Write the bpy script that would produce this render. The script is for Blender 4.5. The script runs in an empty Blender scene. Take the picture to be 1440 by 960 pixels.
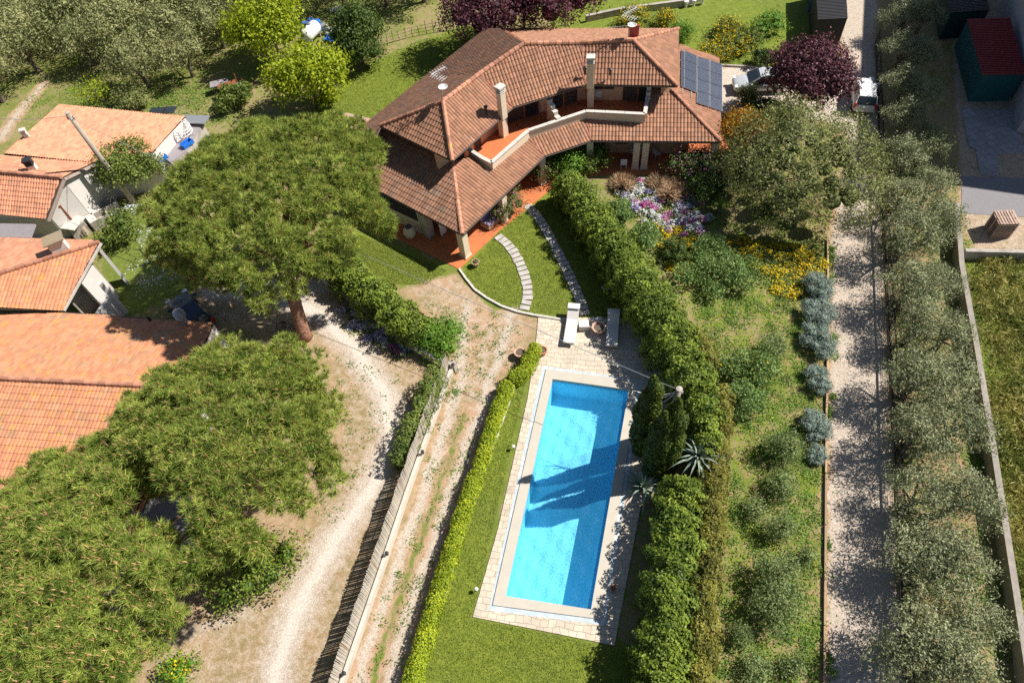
import bpy, bmesh, math, random
import numpy as np
from mathutils import Vector, Matrix
from mathutils.geometry import tessellate_polygon
R=math.radians; PI=math.pi
SC=bpy.context.scene; COL=SC.collection

# ---------------------------------------------------------------- camera
CAM_H=35.0; FPX=960.0; NADIR=(805.0,1150.0)          # level of the drone, focal length and foot point in photo pixels
_n=np.array([NADIR[0]-720,-(NADIR[1]-480),-FPX]); _n/=np.linalg.norm(_n)
_zc=-_n; _f=np.array([0,0,-1.]); _yc=_f-(_f@_zc)*_zc; _yc/=np.linalg.norm(_yc); _xc=np.cross(_yc,_zc)
CM=np.array([_xc,_yc,_zc])
cd=bpy.data.cameras.new('camera'); cam=bpy.data.objects.new('camera',cd); COL.objects.link(cam)
cd.sensor_width=36; cd.lens=24; cd.clip_start=.5; cd.clip_end=4000
mw=Matrix(CM.tolist()).to_4x4(); mw.translation=Vector((0,0,CAM_H)); cam.matrix_world=mw
SC.camera=cam
# ---------------------------------------------------------------- light
SUN_AZ,SUN_EL=R(9),R(47)
wd=bpy.data.worlds.new('World'); SC.world=wd; wd.use_nodes=True
nt=wd.node_tree; bg=nt.nodes['Background']; sk=nt.nodes.new('ShaderNodeTexSky'); sk.sky_type='NISHITA'
sk.sun_disc=False; sk.sun_elevation=SUN_EL; sk.sun_rotation=PI/2-SUN_AZ; sk.air_density=1.0; sk.dust_density=.6
nt.links.new(sk.outputs[0],bg.inputs[0]); bg.inputs[1].default_value=.05
sl=bpy.data.lights.new('sun','SUN'); sl.energy=5.0; sl.angle=R(.53); sl.color=(1,.95,.87)
so=bpy.data.objects.new('sun',sl); COL.objects.link(so)
SD=Vector((math.cos(SUN_EL)*math.cos(SUN_AZ),math.cos(SUN_EL)*math.sin(SUN_AZ),math.sin(SUN_EL)))
so.rotation_euler=SD.to_track_quat('Z','Y').to_euler(); so.location=(40,10,60)
SC.view_settings.view_transform='Standard'; SC.view_settings.look='None'; SC.view_settings.exposure=.66; SC.view_settings.gamma=1
try:
    SC.cycles.max_bounces=6; SC.cycles.sample_clamp_indirect=2.0; SC.cycles.sample_clamp_direct=12.0; SC.cycles.transparent_max_bounces=8; SC.cycles.use_denoising=False; SC.cycles.caustics_reflective=False
except Exception: pass

# ---------------------------------------------------------------- helpers
def W(x,y,z=0.0):                      # photo pixel + height -> point of the place
    d=CM@np.array([x-720,480-y,-FPX]); t=(z-CAM_H)/d[2]; p=d*t
    return Vector((p[0],p[1],z))
def WP(x,y,pl):                        # photo pixel -> point on a roof plane (point, normal)
    d=Vector((CM@np.array([x-720,480-y,-FPX])).tolist()); o=Vector((0,0,CAM_H))
    return o+d*((pl[0]-o).dot(pl[1])/d.dot(pl[1]))
def plane3(a,b,c):
    n=(b-a).cross(c-a).normalized()
    return (a.copy(),n if n.z>0 else -n)
def plane_slope(a,b,inside,deg):       # plane through eave a-b rising towards 'inside'
    u=(b-a).normalized(); p=Vector((-u.y,u.x,0)); p.normalize()
    if (inside-a).dot(p)<0: p=-p
    v=p*math.cos(R(deg))+Vector((0,0,1))*math.sin(R(deg)); n=u.cross(v).normalized()
    return (a.copy(),n if n.z>0 else -n)

def tag(o,label=None,cat=None,group=None,kind=None):
    if label: o['label']=label
    if cat: o['category']=cat
    if group: o['group']=group
    if kind: o['kind']=kind
    return o
def thing(name,label,cat,loc=(0,0,0),rz=0,group=None):
    o=bpy.data.objects.new(name,None); o.empty_display_size=.3; COL.objects.link(o)
    o.location=loc; o.rotation_euler=(0,0,rz); return tag(o,label,cat,group)
def npmesh(name,V,F,mats,mi=None,tint=None,smooth=False):
    """V (n,3), F (m,3|4) arrays -> mesh"""
    me=bpy.data.meshes.new(name); V=np.asarray(V,np.float32); F=np.asarray(F,np.int32); k=F.shape[1]
    me.vertices.add(len(V)); me.vertices.foreach_set('co',V.ravel())
    me.loops.add(F.size); me.loops.foreach_set('vertex_index',F.ravel())
    me.polygons.add(len(F)); me.polygons.foreach_set('loop_start',np.arange(0,F.size,k,dtype=np.int32))
    if mi is not None: me.polygons.foreach_set('material_index',np.asarray(mi,np.int32))
    if smooth: me.polygons.foreach_set('use_smooth',np.ones(len(F),bool))
    for m in (mats if isinstance(mats,(list,tuple)) else [mats]): me.materials.append(m)
    me.update(calc_edges=True)
    if tint is not None:
        a=me.attributes.new('tint','FLOAT','FACE'); a.data.foreach_set('value',np.asarray(tint,np.float32))
    return me
def link(name,me,parent=None):
    o=bpy.data.objects.new(name,me); COL.objects.link(o)
    if parent is not None: o.parent=parent
    return o
class MB:                              # small mesh collector, world coordinates (made local to the parent on build)
    def __init__(s): s.v=[]; s.f=[]; s.t=[]; s.m=[]
    def face(s,pts,m=0,t=None):
        b=len(s.v); s.v+= [tuple(p) for p in pts]; s.f.append(tuple(range(b,b+len(pts)))); s.m.append(m); s.t.append(random.random() if t is None else t)
    def mesh(s,V,F,m=0,t=None):
        b=len(s.v); s.v+=[tuple(p) for p in V]; tt=random.random() if t is None else t
        for f in F: s.f.append(tuple(b+i for i in f)); s.m.append(m); s.t.append(tt)
    def box(s,c,size,rz=0,m=0,tilt=None,t=None):
        x,y,z=[q/2 for q in size]; M=Matrix.Rotation(rz,3,'Z')
        if tilt is not None: M=M@tilt
        V=[Vector(c)+M@Vector((a*x,b*y,d*z)) for a in(-1,1) for b in(-1,1) for d in(-1,1)]
        s.mesh(V,[(0,1,3,2),(4,6,7,5),(0,4,5,1),(2,3,7,6),(0,2,6,4),(1,5,7,3)],m,t); return s
    def prism(s,poly,z0,z1,m=0,t=None):    # poly: list of (x,y)
        n=len(poly); z0s=z0 if isinstance(z0,(list,tuple)) else [z0]*n; z1s=z1 if isinstance(z1,(list,tuple)) else [z1]*n
        V=[(p[0],p[1],z0s[i]) for i,p in enumerate(poly)]+[(p[0],p[1],z1s[i]) for i,p in enumerate(poly)]
        ar=sum(poly[i][0]*poly[(i+1)%n][1]-poly[(i+1)%n][0]*poly[i][1] for i in range(n))
        F=[tuple(range(n,2*n)),tuple(range(n-1,-1,-1))]+[(i,(i+1)%n,n+(i+1)%n,n+i) for i in range(n)]
        if ar<0: F=[f[::-1] for f in F]
        s.mesh(V,F,m,t); return s
    def wall(s,a,b,th,z0,z1,m=0):          # straight wall between two plan points
        a=Vector((a[0],a[1])); b=Vector((b[0],b[1])); d=(b-a).normalized(); n=Vector((-d.y,d.x))*th/2
        z0b,z1b=(z0,z1) if not isinstance(z1,tuple) else (z0,z1[1]); z1a=z1[0] if isinstance(z1,tuple) else z1
        P=[a-n,b-n,b+n,a+n]; s.prism([tuple(p) for p in P],z0,[z1a,z1b,z1b,z1a],m); return s
    def tube(s,path,r,seg=8,m=0,t=None,cap=True):
        path=[Vector(p) for p in path]; n=len(path); rs=r if isinstance(r,(list,tuple)) else [r]*n
        V=[];prev=None
        for i,p in enumerate(path):
            d=(path[min(i+1,n-1)]-path[max(i-1,0)]).normalized()
            if prev is None: a=d.orthogonal().normalized()
            else: a=(prev-d*prev.dot(d)).normalized()
            prev=a; b=d.cross(a)
            for k in range(seg):
                an=2*PI*k/seg; V.append(p+(a*math.cos(an)+b*math.sin(an))*rs[i])
        F=[(i*seg+k,i*seg+(k+1)%seg,(i+1)*seg+(k+1)%seg,(i+1)*seg+k) for i in range(n-1) for k in range(seg)]
        if cap: F+=[tuple(range(seg-1,-1,-1)),tuple(range((n-1)*seg,n*seg))]
        s.mesh(V,F,m,t); return s
    def lathe(s,c,prof,seg=16,m=0,rz=0,t=None):     # prof [(r,z)]
        c=Vector(c); V=[c+Vector((r*math.cos(rz+2*PI*k/seg),r*math.sin(rz+2*PI*k/seg),z)) for r,z in prof for k in range(seg)]
        n=len(prof); F=[(i*seg+k,i*seg+(k+1)%seg,(i+1)*seg+(k+1)%seg,(i+1)*seg+k) for i in range(n-1) for k in range(seg)]
        F+=[tuple(range(seg-1,-1,-1)),tuple(range((n-1)*seg,n*seg))]
        s.mesh(V,F,m,t); return s
    def build(s,name,mats,parent=None,smooth=False,bevel=0):
        me=bpy.data.meshes.new(name); V=s.v
        if parent is not None and not isinstance(parent,str):
            q=parent; inv=world_of(q).inverted(); V=[inv@Vector(p) for p in V]
        me.from_pydata([tuple(p) for p in V],[],s.f)
        for mm in (mats if isinstance(mats,(list,tuple)) else [mats]): me.materials.append(mm)
        me.polygons.foreach_set('material_index',s.m)
        a=me.attributes.new('tint','FLOAT','FACE'); a.data.foreach_set('value',s.t)
        if smooth: me.polygons.foreach_set('use_smooth',[True]*len(s.f))
        me.update(); o=link(name,me,parent)
        if bevel:
            b=o.modifiers.new('b','BEVEL'); b.width=bevel; b.segments=2; b.limit_method='ANGLE'
        return o
def world_of(o):
    m=Matrix.LocRotScale(o.location,o.rotation_euler,o.scale)
    return world_of(o.parent)@m if o.parent else m
def copy_tree(o,parent=None):
    c=o.copy(); COL.objects.link(c); c.parent=parent
    for ch in list(o.children): copy_tree(ch,c)
    return c

# ---------------------------------------------------------------- materials
def S(nt,t,**k):
    n=nt.nodes.new(t)
    for a,b in k.items(): setattr(n,a,b)
    return n
def mat(name,col,rough=.8,var=.12,scale=3.0,bump=0.0,bscale=20.0,metal=0,tint=0.0,col2=None,c2scale=1.0,c2lo=.5,c2hi=.65,spec=.3,trans=0.0):
    """principled surface: noise variation of value, optional second colour in patches, per-face tint"""
    m=bpy.data.materials.new(name); m.use_nodes=True; nt=m.node_tree; L=nt.links; p=nt.nodes['Principled BSDF']
    p.inputs['Roughness'].default_value=rough; p.inputs['Metallic'].default_value=metal; p.inputs['Specular IOR Level'].default_value=spec
    tc=S(nt,'ShaderNodeTexCoord'); g=S(nt,'ShaderNodeNewGeometry')
    no=S(nt,'ShaderNodeTexNoise'); no.inputs['Scale'].default_value=scale; no.inputs['Detail'].default_value=6; no.inputs['Roughness'].default_value=.65
    L.new(g.outputs['Position'],no.inputs['Vector'])
    rgb=S(nt,'ShaderNodeRGB'); rgb.outputs[0].default_value=(*col,1); cur=rgb.outputs[0]
    if col2 is not None:
        n2=S(nt,'ShaderNodeTexNoise'); n2.inputs['Scale'].default_value=c2scale; n2.inputs['Detail'].default_value=7; n2.inputs['Roughness'].default_value=.7
        L.new(g.outputs['Position'],n2.inputs['Vector'])
        mr=S(nt,'ShaderNodeMapRange'); mr.inputs[1].default_value=c2lo; mr.inputs[2].default_value=c2hi; L.new(n2.outputs[0],mr.inputs[0])
        mx=S(nt,'ShaderNodeMix',data_type='RGBA'); L.new(mr.outputs[0],mx.inputs[0]); L.new(cur,mx.inputs[6]); mx.inputs[7].default_value=(*col2,1); cur=mx.outputs[2]
    ma=S(nt,'ShaderNodeMath',operation='MULTIPLY_ADD'); L.new(no.outputs[0],ma.inputs[0]); ma.inputs[1].default_value=var*4; ma.inputs[2].default_value=1-var*2
    val=ma.outputs[0]
    if tint:
        at=S(nt,'ShaderNodeAttribute',attribute_name='tint'); t2=S(nt,'ShaderNodeMath',operation='MULTIPLY_ADD')
        L.new(at.outputs['Fac'],t2.inputs[0]); t2.inputs[1].default_value=2*tint; t2.inputs[2].default_value=1-tint
        mm=S(nt,'ShaderNodeMath',operation='MULTIPLY'); L.new(val,mm.inputs[0]); L.new(t2.outputs[0],mm.inputs[1]); val=mm.outputs[0]
    hs=S(nt,'ShaderNodeHueSaturation'); L.new(cur,hs.inputs['Color']); L.new(val,hs.inputs['Value'])
    L.new(hs.outputs[0],p.inputs['Base Color'])
    if bump:
        nb=S(nt,'ShaderNodeTexNoise'); nb.inputs['Scale'].default_value=bscale; nb.inputs['Detail'].default_value=5; L.new(g.outputs['Position'],nb.inputs['Vector'])
        b=S(nt,'ShaderNodeBump'); b.inputs['Strength'].default_value=1; b.inputs['Distance'].default_value=bump; L.new(nb.outputs[0],b.inputs['Height']); L.new(b.outputs[0],p.inputs['Normal'])
    return m
def leafmat(name,c1,c2,c3=None,trans=.25,rough=.55,pscale=.6,bright=1.0):
    """leaves: colour runs c1->c2 by the leaf's own tint, shifted in clumps; a little light passes through"""
    m=bpy.data.materials.new(name); m.use_nodes=True; nt=m.node_tree; L=nt.links; p=nt.nodes['Principled BSDF']; out=nt.nodes['Material Output']
    at=S(nt,'ShaderNodeAttribute',attribute_name='tint'); g=S(nt,'ShaderNodeNewGeometry')
    no=S(nt,'ShaderNodeTexNoise'); no.inputs['Scale'].default_value=pscale; no.inputs['Detail'].default_value=4; L.new(g.outputs['Position'],no.inputs['Vector'])
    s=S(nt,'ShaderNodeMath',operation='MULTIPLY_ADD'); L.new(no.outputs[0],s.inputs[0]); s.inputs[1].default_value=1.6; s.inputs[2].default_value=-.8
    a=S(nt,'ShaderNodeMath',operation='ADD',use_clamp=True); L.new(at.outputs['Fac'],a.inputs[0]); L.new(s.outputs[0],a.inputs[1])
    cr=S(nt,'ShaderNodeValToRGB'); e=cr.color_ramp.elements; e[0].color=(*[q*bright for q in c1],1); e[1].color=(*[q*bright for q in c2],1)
    if c3: k=e.new(.93); k.color=(*[q*bright for q in c2],1); e[-1].color=(*[q*bright for q in c3],1); e[-1].position=1.0
    L.new(a.outputs[0],cr.inputs[0]); L.new(cr.outputs[0],p.inputs['Base Color']); p.inputs['Roughness'].default_value=rough; p.inputs['Specular IOR Level'].default_value=.25
    if trans:
        tr=S(nt,'ShaderNodeBsdfTranslucent'); L.new(cr.outputs[0],tr.inputs[0]); mx=S(nt,'ShaderNodeMixShader'); mx.inputs[0].default_value=trans
        L.new(p.outputs[0],mx.inputs[1]); L.new(tr.outputs[0],mx.inputs[2]); L.new(mx.outputs[0],out.inputs[0])
    return m
M={}
M['white']=mat('white_plaster',(.62,.585,.55),.85,.06,1.5,col2=(.5,.47,.44),c2scale=.9,c2lo=.56,c2hi=.8)
M['peach']=mat('peach_plaster',(.66,.42,.26),.85,.06,1.2,col2=(.55,.36,.24),c2scale=1.1)
M['cream']=mat('cream_plaster',(.68,.56,.42),.85,.06,1.2)
M['stonecap']=mat('stone_cap',(.55,.52,.47),.9,.2,6,col2=(.3,.28,.26),c2scale=4,c2lo=.55,c2hi=.7)
M['concrete']=mat('concrete',(.4,.36,.32),.9,.12,3,bump=.01,col2=(.28,.25,.22),c2scale=1.2)
M['pole']=mat('pole_concrete',(.36,.31,.25),.85,.1,4,col2=(.28,.24,.17),c2scale=2)
M['terracotta_floor']=mat('terracotta_floor',(.5,.15,.055),.75,.16,2.2,tint=.16,col2=(.36,.13,.06),c2scale=1.4)
M['terracotta']=mat('terracotta_pot',(.45,.19,.10),.8,.12,6)
M['paleterra']=mat('pale_pot',(.55,.36,.27),.85,.12,8)
M['dark']=mat('dark_metal',(.03,.03,.033),.5,.05,4)
M['room_shade']=mat('painted_room_shade',(.02,.017,.015),.9,.05,4)  # near-black colour stands in for the shade of an unlit room
M['gutter']=mat('gutter_brown',(.10,.075,.065),.45,.08,4)
M['steel']=mat('galvanised',(.45,.46,.47),.4,.08,6,metal=.6)
M['shutter']=mat('brown_shutter',(.075,.055,.05),.6,.08,8,tint=.1)
M['wood']=mat('red_wood',(.35,.13,.04),.6,.15,6)
M['glass']=mat('dark_glass',(.03,.04,.05),.12,.02,4,spec=.6)
M['plastic_white']=mat('white_plastic',(.72,.72,.72),.45,.04,3)
M['blue']=mat('blue_plastic',(.02,.16,.6),.5,.08,3)
M['tank']=mat('tank_white',(.75,.74,.72),.4,.06,2,col2=(.35,.12,.09),c2scale=2.5,c2lo=.62,c2hi=.7)
M['bark']=mat('pine_bark',(.30,.155,.10),.95,.3,9,bump=.05,bscale=9,col2=(.12,.07,.05),c2scale=7,c2lo=.5,c2hi=.6)
M['bark2']=mat('grey_bark',(.13,.10,.075),.95,.25,8,bump=.03,bscale=14)
M['twig']=mat('pale_twig',(.33,.27,.22),.95,.2,8)
M['pine']=leafmat('pine_needles',(.075,.14,.016),(.49,.56,.12),trans=.3,pscale=1.1)
M['candle']=mat('pine_candle',(.58,.33,.18),.8,.2,9)
M['olive']=leafmat('olive_leaves',(.10,.125,.055),(.42,.44,.24),trans=.14,pscale=.9)
M['olive_grove']=leafmat('olive_leaves_grove',(.11,.13,.04),(.39,.39,.17),trans=.15,pscale=.25)
M['sapling']=leafmat('sapling_leaves',(.11,.16,.05),(.33,.40,.16),trans=.25,pscale=.9)
M['lime']=leafmat('lime_leaves',(.16,.22,.01),(.42,.48,.02),trans=.3,pscale=1.2)
M['limehedge']=leafmat('clipped_hedge_leaves',(.16,.23,.012),(.44,.50,.03),trans=.25,pscale=1.5)
M['hedge']=leafmat('hedge_leaves',(.045,.085,.01),(.27,.35,.045),trans=.22,pscale=1.2)
M['hedge2']=leafmat('bronze_hedge_leaves',(.05,.06,.01),(.31,.29,.05),trans=.22,pscale=1.2)
M['bush']=leafmat('bush_leaves',(.06,.10,.018),(.25,.31,.06),trans=.22,pscale=1)
M['freshgreen']=leafmat('fresh_green_leaves',(.08,.18,.02),(.24,.40,.05),trans=.25,pscale=1)
M['darkgreen']=leafmat('dark_green_leaves',(.025,.05,.01),(.13,.19,.035),trans=.12,pscale=1)
M['cypress']=leafmat('cypress_leaves',(.02,.045,.008),(.12,.16,.02),trans=.1,pscale=1)
M['plum']=leafmat('plum_leaves',(.03,.01,.016),(.20,.07,.09),trans=.15,pscale=1)
M['mixed']=leafmat('grey_green_leaves',(.10,.125,.03),(.36,.38,.14),trans=.25,pscale=.5)
M['blueshrub']=leafmat('blue_grey_leaves',(.13,.18,.145),(.33,.40,.34),trans=.1,pscale=1.5)
M['feather']=leafmat('feathery_leaves',(.12,.20,.05),(.32,.44,.15),trans=.3,pscale=.7)
M['weed']=leafmat('weed_leaves',(.06,.14,.02),(.22,.34,.05),trans=.2,pscale=.8)
M['meadow']=leafmat('meadow_grass',(.10,.15,.02),(.48,.42,.13),trans=.25,pscale=.35)
M['agave']=leafmat('agave_leaves',(.14,.20,.16),(.32,.38,.28),trans=.05,pscale=2)
M['orangeleaf']=leafmat('orange_leaves',(.30,.12,.01),(.50,.32,.03),trans=.25,pscale=.8)
M['drygrass']=leafmat('dry_grass',(.42,.28,.16),(.68,.52,.36),trans=.5,pscale=1)
M['yellow']=leafmat('yellow_petals',(.65,.42,.005),(.85,.62,.01),trans=.2,pscale=1)
M['pink']=leafmat('pink_petals',(.50,.05,.30),(.72,.35,.62),trans=.2,pscale=1.2)
M['lilac']=leafmat('lilac_petals',(.35,.28,.60),(.72,.68,.80),trans=.2,pscale=1.2)
M['whitepetal']=leafmat('white_petals',(.6,.6,.62),(.8,.8,.8),trans=.2,pscale=1.2)
M['mauve']=leafmat('mauve_petals',(.30,.06,.22),(.45,.18,.35),trans=.2,pscale=1.2)
M['reed']=mat('reed',(.47,.42,.35),.9,.15,6,tint=.18)
M['rust']=mat('rust',(.25,.08,.04),.8,.2,7)
M['timber']=mat('timber',(.38,.26,.16),.85,.15,5,tint=.2)
M['cloth_blue']=mat('blue_cloth',(.05,.12,.35),.9,.1,4)
M['cloth_navy']=mat('navy_cloth',(.015,.02,.045),.9,.1,4)
M['cloth_white']=mat('white_cloth',(.7,.72,.78),.9,.05,4)
M['orange']=mat('orange_paint',(.7,.25,.02),.5,.05,4)
M['greyroof']=mat('grey_sheet',(.28,.25,.26),.8,.12,3,tint=.1)
M['blackp']=mat('black_pipe',(.02,.02,.022),.6,.1,4)
# ---------------------------------------------------------------- foliage generators (all real small leaves)
def rng(s): return np.random.default_rng(s)
def unit(v): return v/np.maximum(np.linalg.norm(v,axis=1,keepdims=True),1e-9)
def leaf_quads(P,N,size,asp,spread,r):
    """rhombic leaves at P, roughly facing/pointing along N"""
    n=len(P); s=size*(.7+.6*r.random(n))[:,None]
    a=unit(N*(1-spread)+unit(r.normal(size=(n,3)))*spread*1.6)      # leaf axis
    b=unit(np.cross(a,unit(r.normal(size=(n,3)))))
    V=np.stack([P-a*s*.5,P+b*s*asp*.5,P+a*s*.5,P-b*s*asp*.5],1).reshape(-1,3)
    F=np.arange(4*n).reshape(n,4); return V,F
def face_leaves(P,N,size,asp,tilt,r):
    """leaves lying roughly perpendicular to N (they show their blades outward)"""
    n=len(P); s=size*(.7+.6*r.random(n))[:,None]
    nn=unit(N+unit(r.normal(size=(n,3)))*tilt); a=unit(np.cross(nn,unit(r.normal(size=(n,3))))); b=np.cross(nn,a)
    V=np.stack([P-a*s*.5,P+b*s*asp*.5,P+a*s*.5,P-b*s*asp*.5],1).reshape(-1,3)
    return V,np.arange(4*n).reshape(n,4)
def lobe_points(lobes,n,r,shell=.35,keep=.78,zmin=-9,down=-.5):
    """points in the outer shell of a set of ellipsoids (cx,cy,cz,rx,ry,rz), dropping those deep in a neighbour"""
    L=np.array(lobes,float); area=(L[:,3]*L[:,4]+L[:,3]*L[:,5]+L[:,4]*L[:,5]); k=r.choice(len(L),int(n*1.7),p=area/area.sum())
    d=unit(r.normal(size=(len(k),3))); m=d[:,2]>down; k=k[m]; d=d[m]
    rad=(1-shell*r.random(len(k))**1.5)[:,None]; C=L[k,:3]; A=L[k,3:]; P=C+d*A*rad; N=unit(d/A)
    inside=np.zeros(len(P),bool)
    for j in range(len(L)):
        q=((P-L[j,:3])/L[j,3:]); inside|=((q**2).sum(1)<(keep*.92)**2)&(k!=j)
    ok=~inside&(P[:,2]>zmin); P=P[ok]; N=N[ok]
    return P[:n],N[:n]
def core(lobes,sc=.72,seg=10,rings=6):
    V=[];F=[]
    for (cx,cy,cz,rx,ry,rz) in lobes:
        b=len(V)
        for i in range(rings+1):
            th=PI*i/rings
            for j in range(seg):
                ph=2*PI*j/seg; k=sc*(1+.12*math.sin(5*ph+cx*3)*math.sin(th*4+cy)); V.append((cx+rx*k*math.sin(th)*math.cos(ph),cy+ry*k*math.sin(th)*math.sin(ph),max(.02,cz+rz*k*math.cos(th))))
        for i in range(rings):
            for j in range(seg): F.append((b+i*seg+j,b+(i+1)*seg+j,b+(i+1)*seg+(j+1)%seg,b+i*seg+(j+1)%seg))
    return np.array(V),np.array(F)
def crown_mesh(name,lobes,n,size,asp,m,r,tilt=.9,shell=.55,keep=.78,corescale=.7,face=True,spread=.7,down=-.5,clumps=0,extra=None):
    P,N=lobe_points(lobes,n,r,shell,keep,down=down)
    if clumps:                         # pull leaves together into sprays so gaps open between them
        k=r.choice(len(P),max(4,len(P)//clumps),replace=False); C=P[k]; idx=r.integers(0,len(C),len(P))
        P=C[idx]+r.normal(size=P.shape)*size*1.1+N[k][idx]*(r.random((len(P),1))*size*2.2); N=N[k][idx]; ct=r.random(len(C))[idx]
    else: ct=r.random(len(P))
    V,F=(face_leaves(P,N,size,asp,tilt,r) if face else leaf_quads(P,N,size,asp,spread,r))
    t=np.clip(.5*ct+.5*r.random(len(F)),0,1); mi=np.zeros(len(F),int)
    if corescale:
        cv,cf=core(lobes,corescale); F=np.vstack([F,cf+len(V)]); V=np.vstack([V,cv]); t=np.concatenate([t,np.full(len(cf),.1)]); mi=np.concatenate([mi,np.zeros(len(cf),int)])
    mats=[m]
    if extra:                          # (material, fraction): some leaves are flowers
        mats.append(extra[0]); q=(r.random(len(mi))<extra[1])&(np.arange(len(mi))<len(P)); mi[q]=1
    return npmesh(name,V,F,mats,mi,t)
def tree_parts(t,h,r0,lobes,bark,rr,lean=(0,0),nb=7):
    mb=MB(); o=world_of(t).translation; top=Vector((lean[0],lean[1],h)); 
    pts=[o+Vector((top.x*k*k,top.y*k*k,h*k)) for k in (0,.25,.5,.75,1)]
    mb.tube([pts[0]+Vector((0,0,-.1))]+pts[1:],[r0*1.35,r0,r0*.85,r0*.72,r0*.5],10)
    L=sorted(lobes,key=lambda q:-q[3]); random.Random(3).shuffle(L)
    for q in L[:nb]:
        e=o+Vector(q[:3]); s=pts[rr.integers(2,5)] if h<3 else pts[rr.integers(3,5)]; mid=s.lerp(e,.5)+Vector((0,0,-.08*(e-s).length))
        mb.tube([s,mid,e],[r0*.42,r0*.26,r0*.08],6)
    return mb.build('trunk',bark,t,smooth=True)
def dome_lobes(r,n,R0,h,zc,rl=(.9,1.3),flat=.8,hole=0.0,sq=(1,1)):
    """lobes spread over an ellipsoidal crown"""
    out=[]; ga=PI*(3-5**.5)
    for i in range(n):
        u=(i+.5)/n; z=1-1.25*u; rad=math.sqrt(max(0,1-z*z)); a=i*ga+r.normal()*.25; j=.85+.3*r.random()
        q=rl[0]+(rl[1]-rl[0])*r.random()
        out.append((rad*R0*j*math.cos(a)*sq[0],rad*R0*j*math.sin(a)*sq[1],zc+z*h*(.9+.2*r.random()),q,q,q*flat))
    return out
def plain_tree(name,label,cat,x,y,z0,H,R0,m,n,size,asp,seed,nl=14,rl=None,zc=None,hh=None,bark='bark2',tr=.13,group=None,sq=(1,1),corescale=.35,clumps=0,tilt=.9,face=True,flat=.85,extra=None,hframe=None,keep=.78,proto=None,trunk=True,down=-.5,rz=0):
    """x,y = photo pixel of the crown's middle, H = height of crown top; the foot falls below it"""
    r=rng(seed); zc_=zc if zc is not None else H*.62; p=W(x,y,zc_) if hframe is None else Vector(hframe)
    t=thing(name,label,cat,(p.x,p.y,z0),rz,group)
    rl=rl or (R0*.32,R0*.5); hh=hh or (H-zc_-rl[0]*flat*.8)
    lobes=dome_lobes(r,nl,R0-rl[0]*.8,hh,zc_,rl,flat,sq=sq)
    lobes.append((0,0,zc_,R0*.6,R0*.6,hh*.8))
    me=crown_mesh('crown',lobes,n,size,asp,m,r,tilt=tilt,corescale=corescale,clumps=clumps,face=face,extra=extra,keep=keep,down=down)
    link('crown',me,t)
    if trunk: tree_parts(t,zc_*.8,tr,lobes,M[bark],r,nb=8)
    return t
def shrub(name,label,cat,x,y,H,R0,m,n,size,asp,seed,sq=(1,1),group=None,clumps=0,face=True,extra=None,zc=None,rz=0,corescale=.5,nl=9,tilt=.9,w=None,twig=True):
    r=rng(seed); zc_=zc if zc is not None else H*.42; p=w if w is not None else W(x,y,zc_*.8)
    t=thing(name,label,cat,(p.x,p.y,0),rz,group); rl=(R0*.3,R0*.5)
    lobes=[(q[0],q[1],max(.1,q[2]),q[3],q[4],min(q[5],max(.12,q[2]))) for q in dome_lobes(r,nl,R0*.72,H*.36,zc_,rl,min(1,H/R0*.6),sq=sq)]
    lobes.append((0,0,zc_,R0*.62*sq[0],R0*.62*sq[1],zc_*1.1))
    me=crown_mesh('foliage',lobes,n,size,asp,m,r,tilt=tilt,corescale=corescale,clumps=clumps,face=face,extra=extra); link('foliage',me,t)
    if twig:
        mb=MB(); o=Vector((p.x,p.y,0)); M0=Matrix.Rotation(rz,3,'Z')
        for q in lobes[:4]: mb.tube([o+Vector((0,0,-.05)),o+M0@Vector((q[0]*.4,q[1]*.4,q[2]*.6)),o+M0@Vector(q[:3])],[.05,.035,.015],5)
        mb.build('stem',M['bark2'],t)
    return t
def arc(path,step):
    P=[Vector(p).to_2d() for p in path]; out=[]
    for a,b in zip(P,P[1:]):
        n=max(1,int((b-a).length/step)); out+=[a.lerp(b,i/n) for i in range(n)]
    out.append(P[-1]); return out
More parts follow.
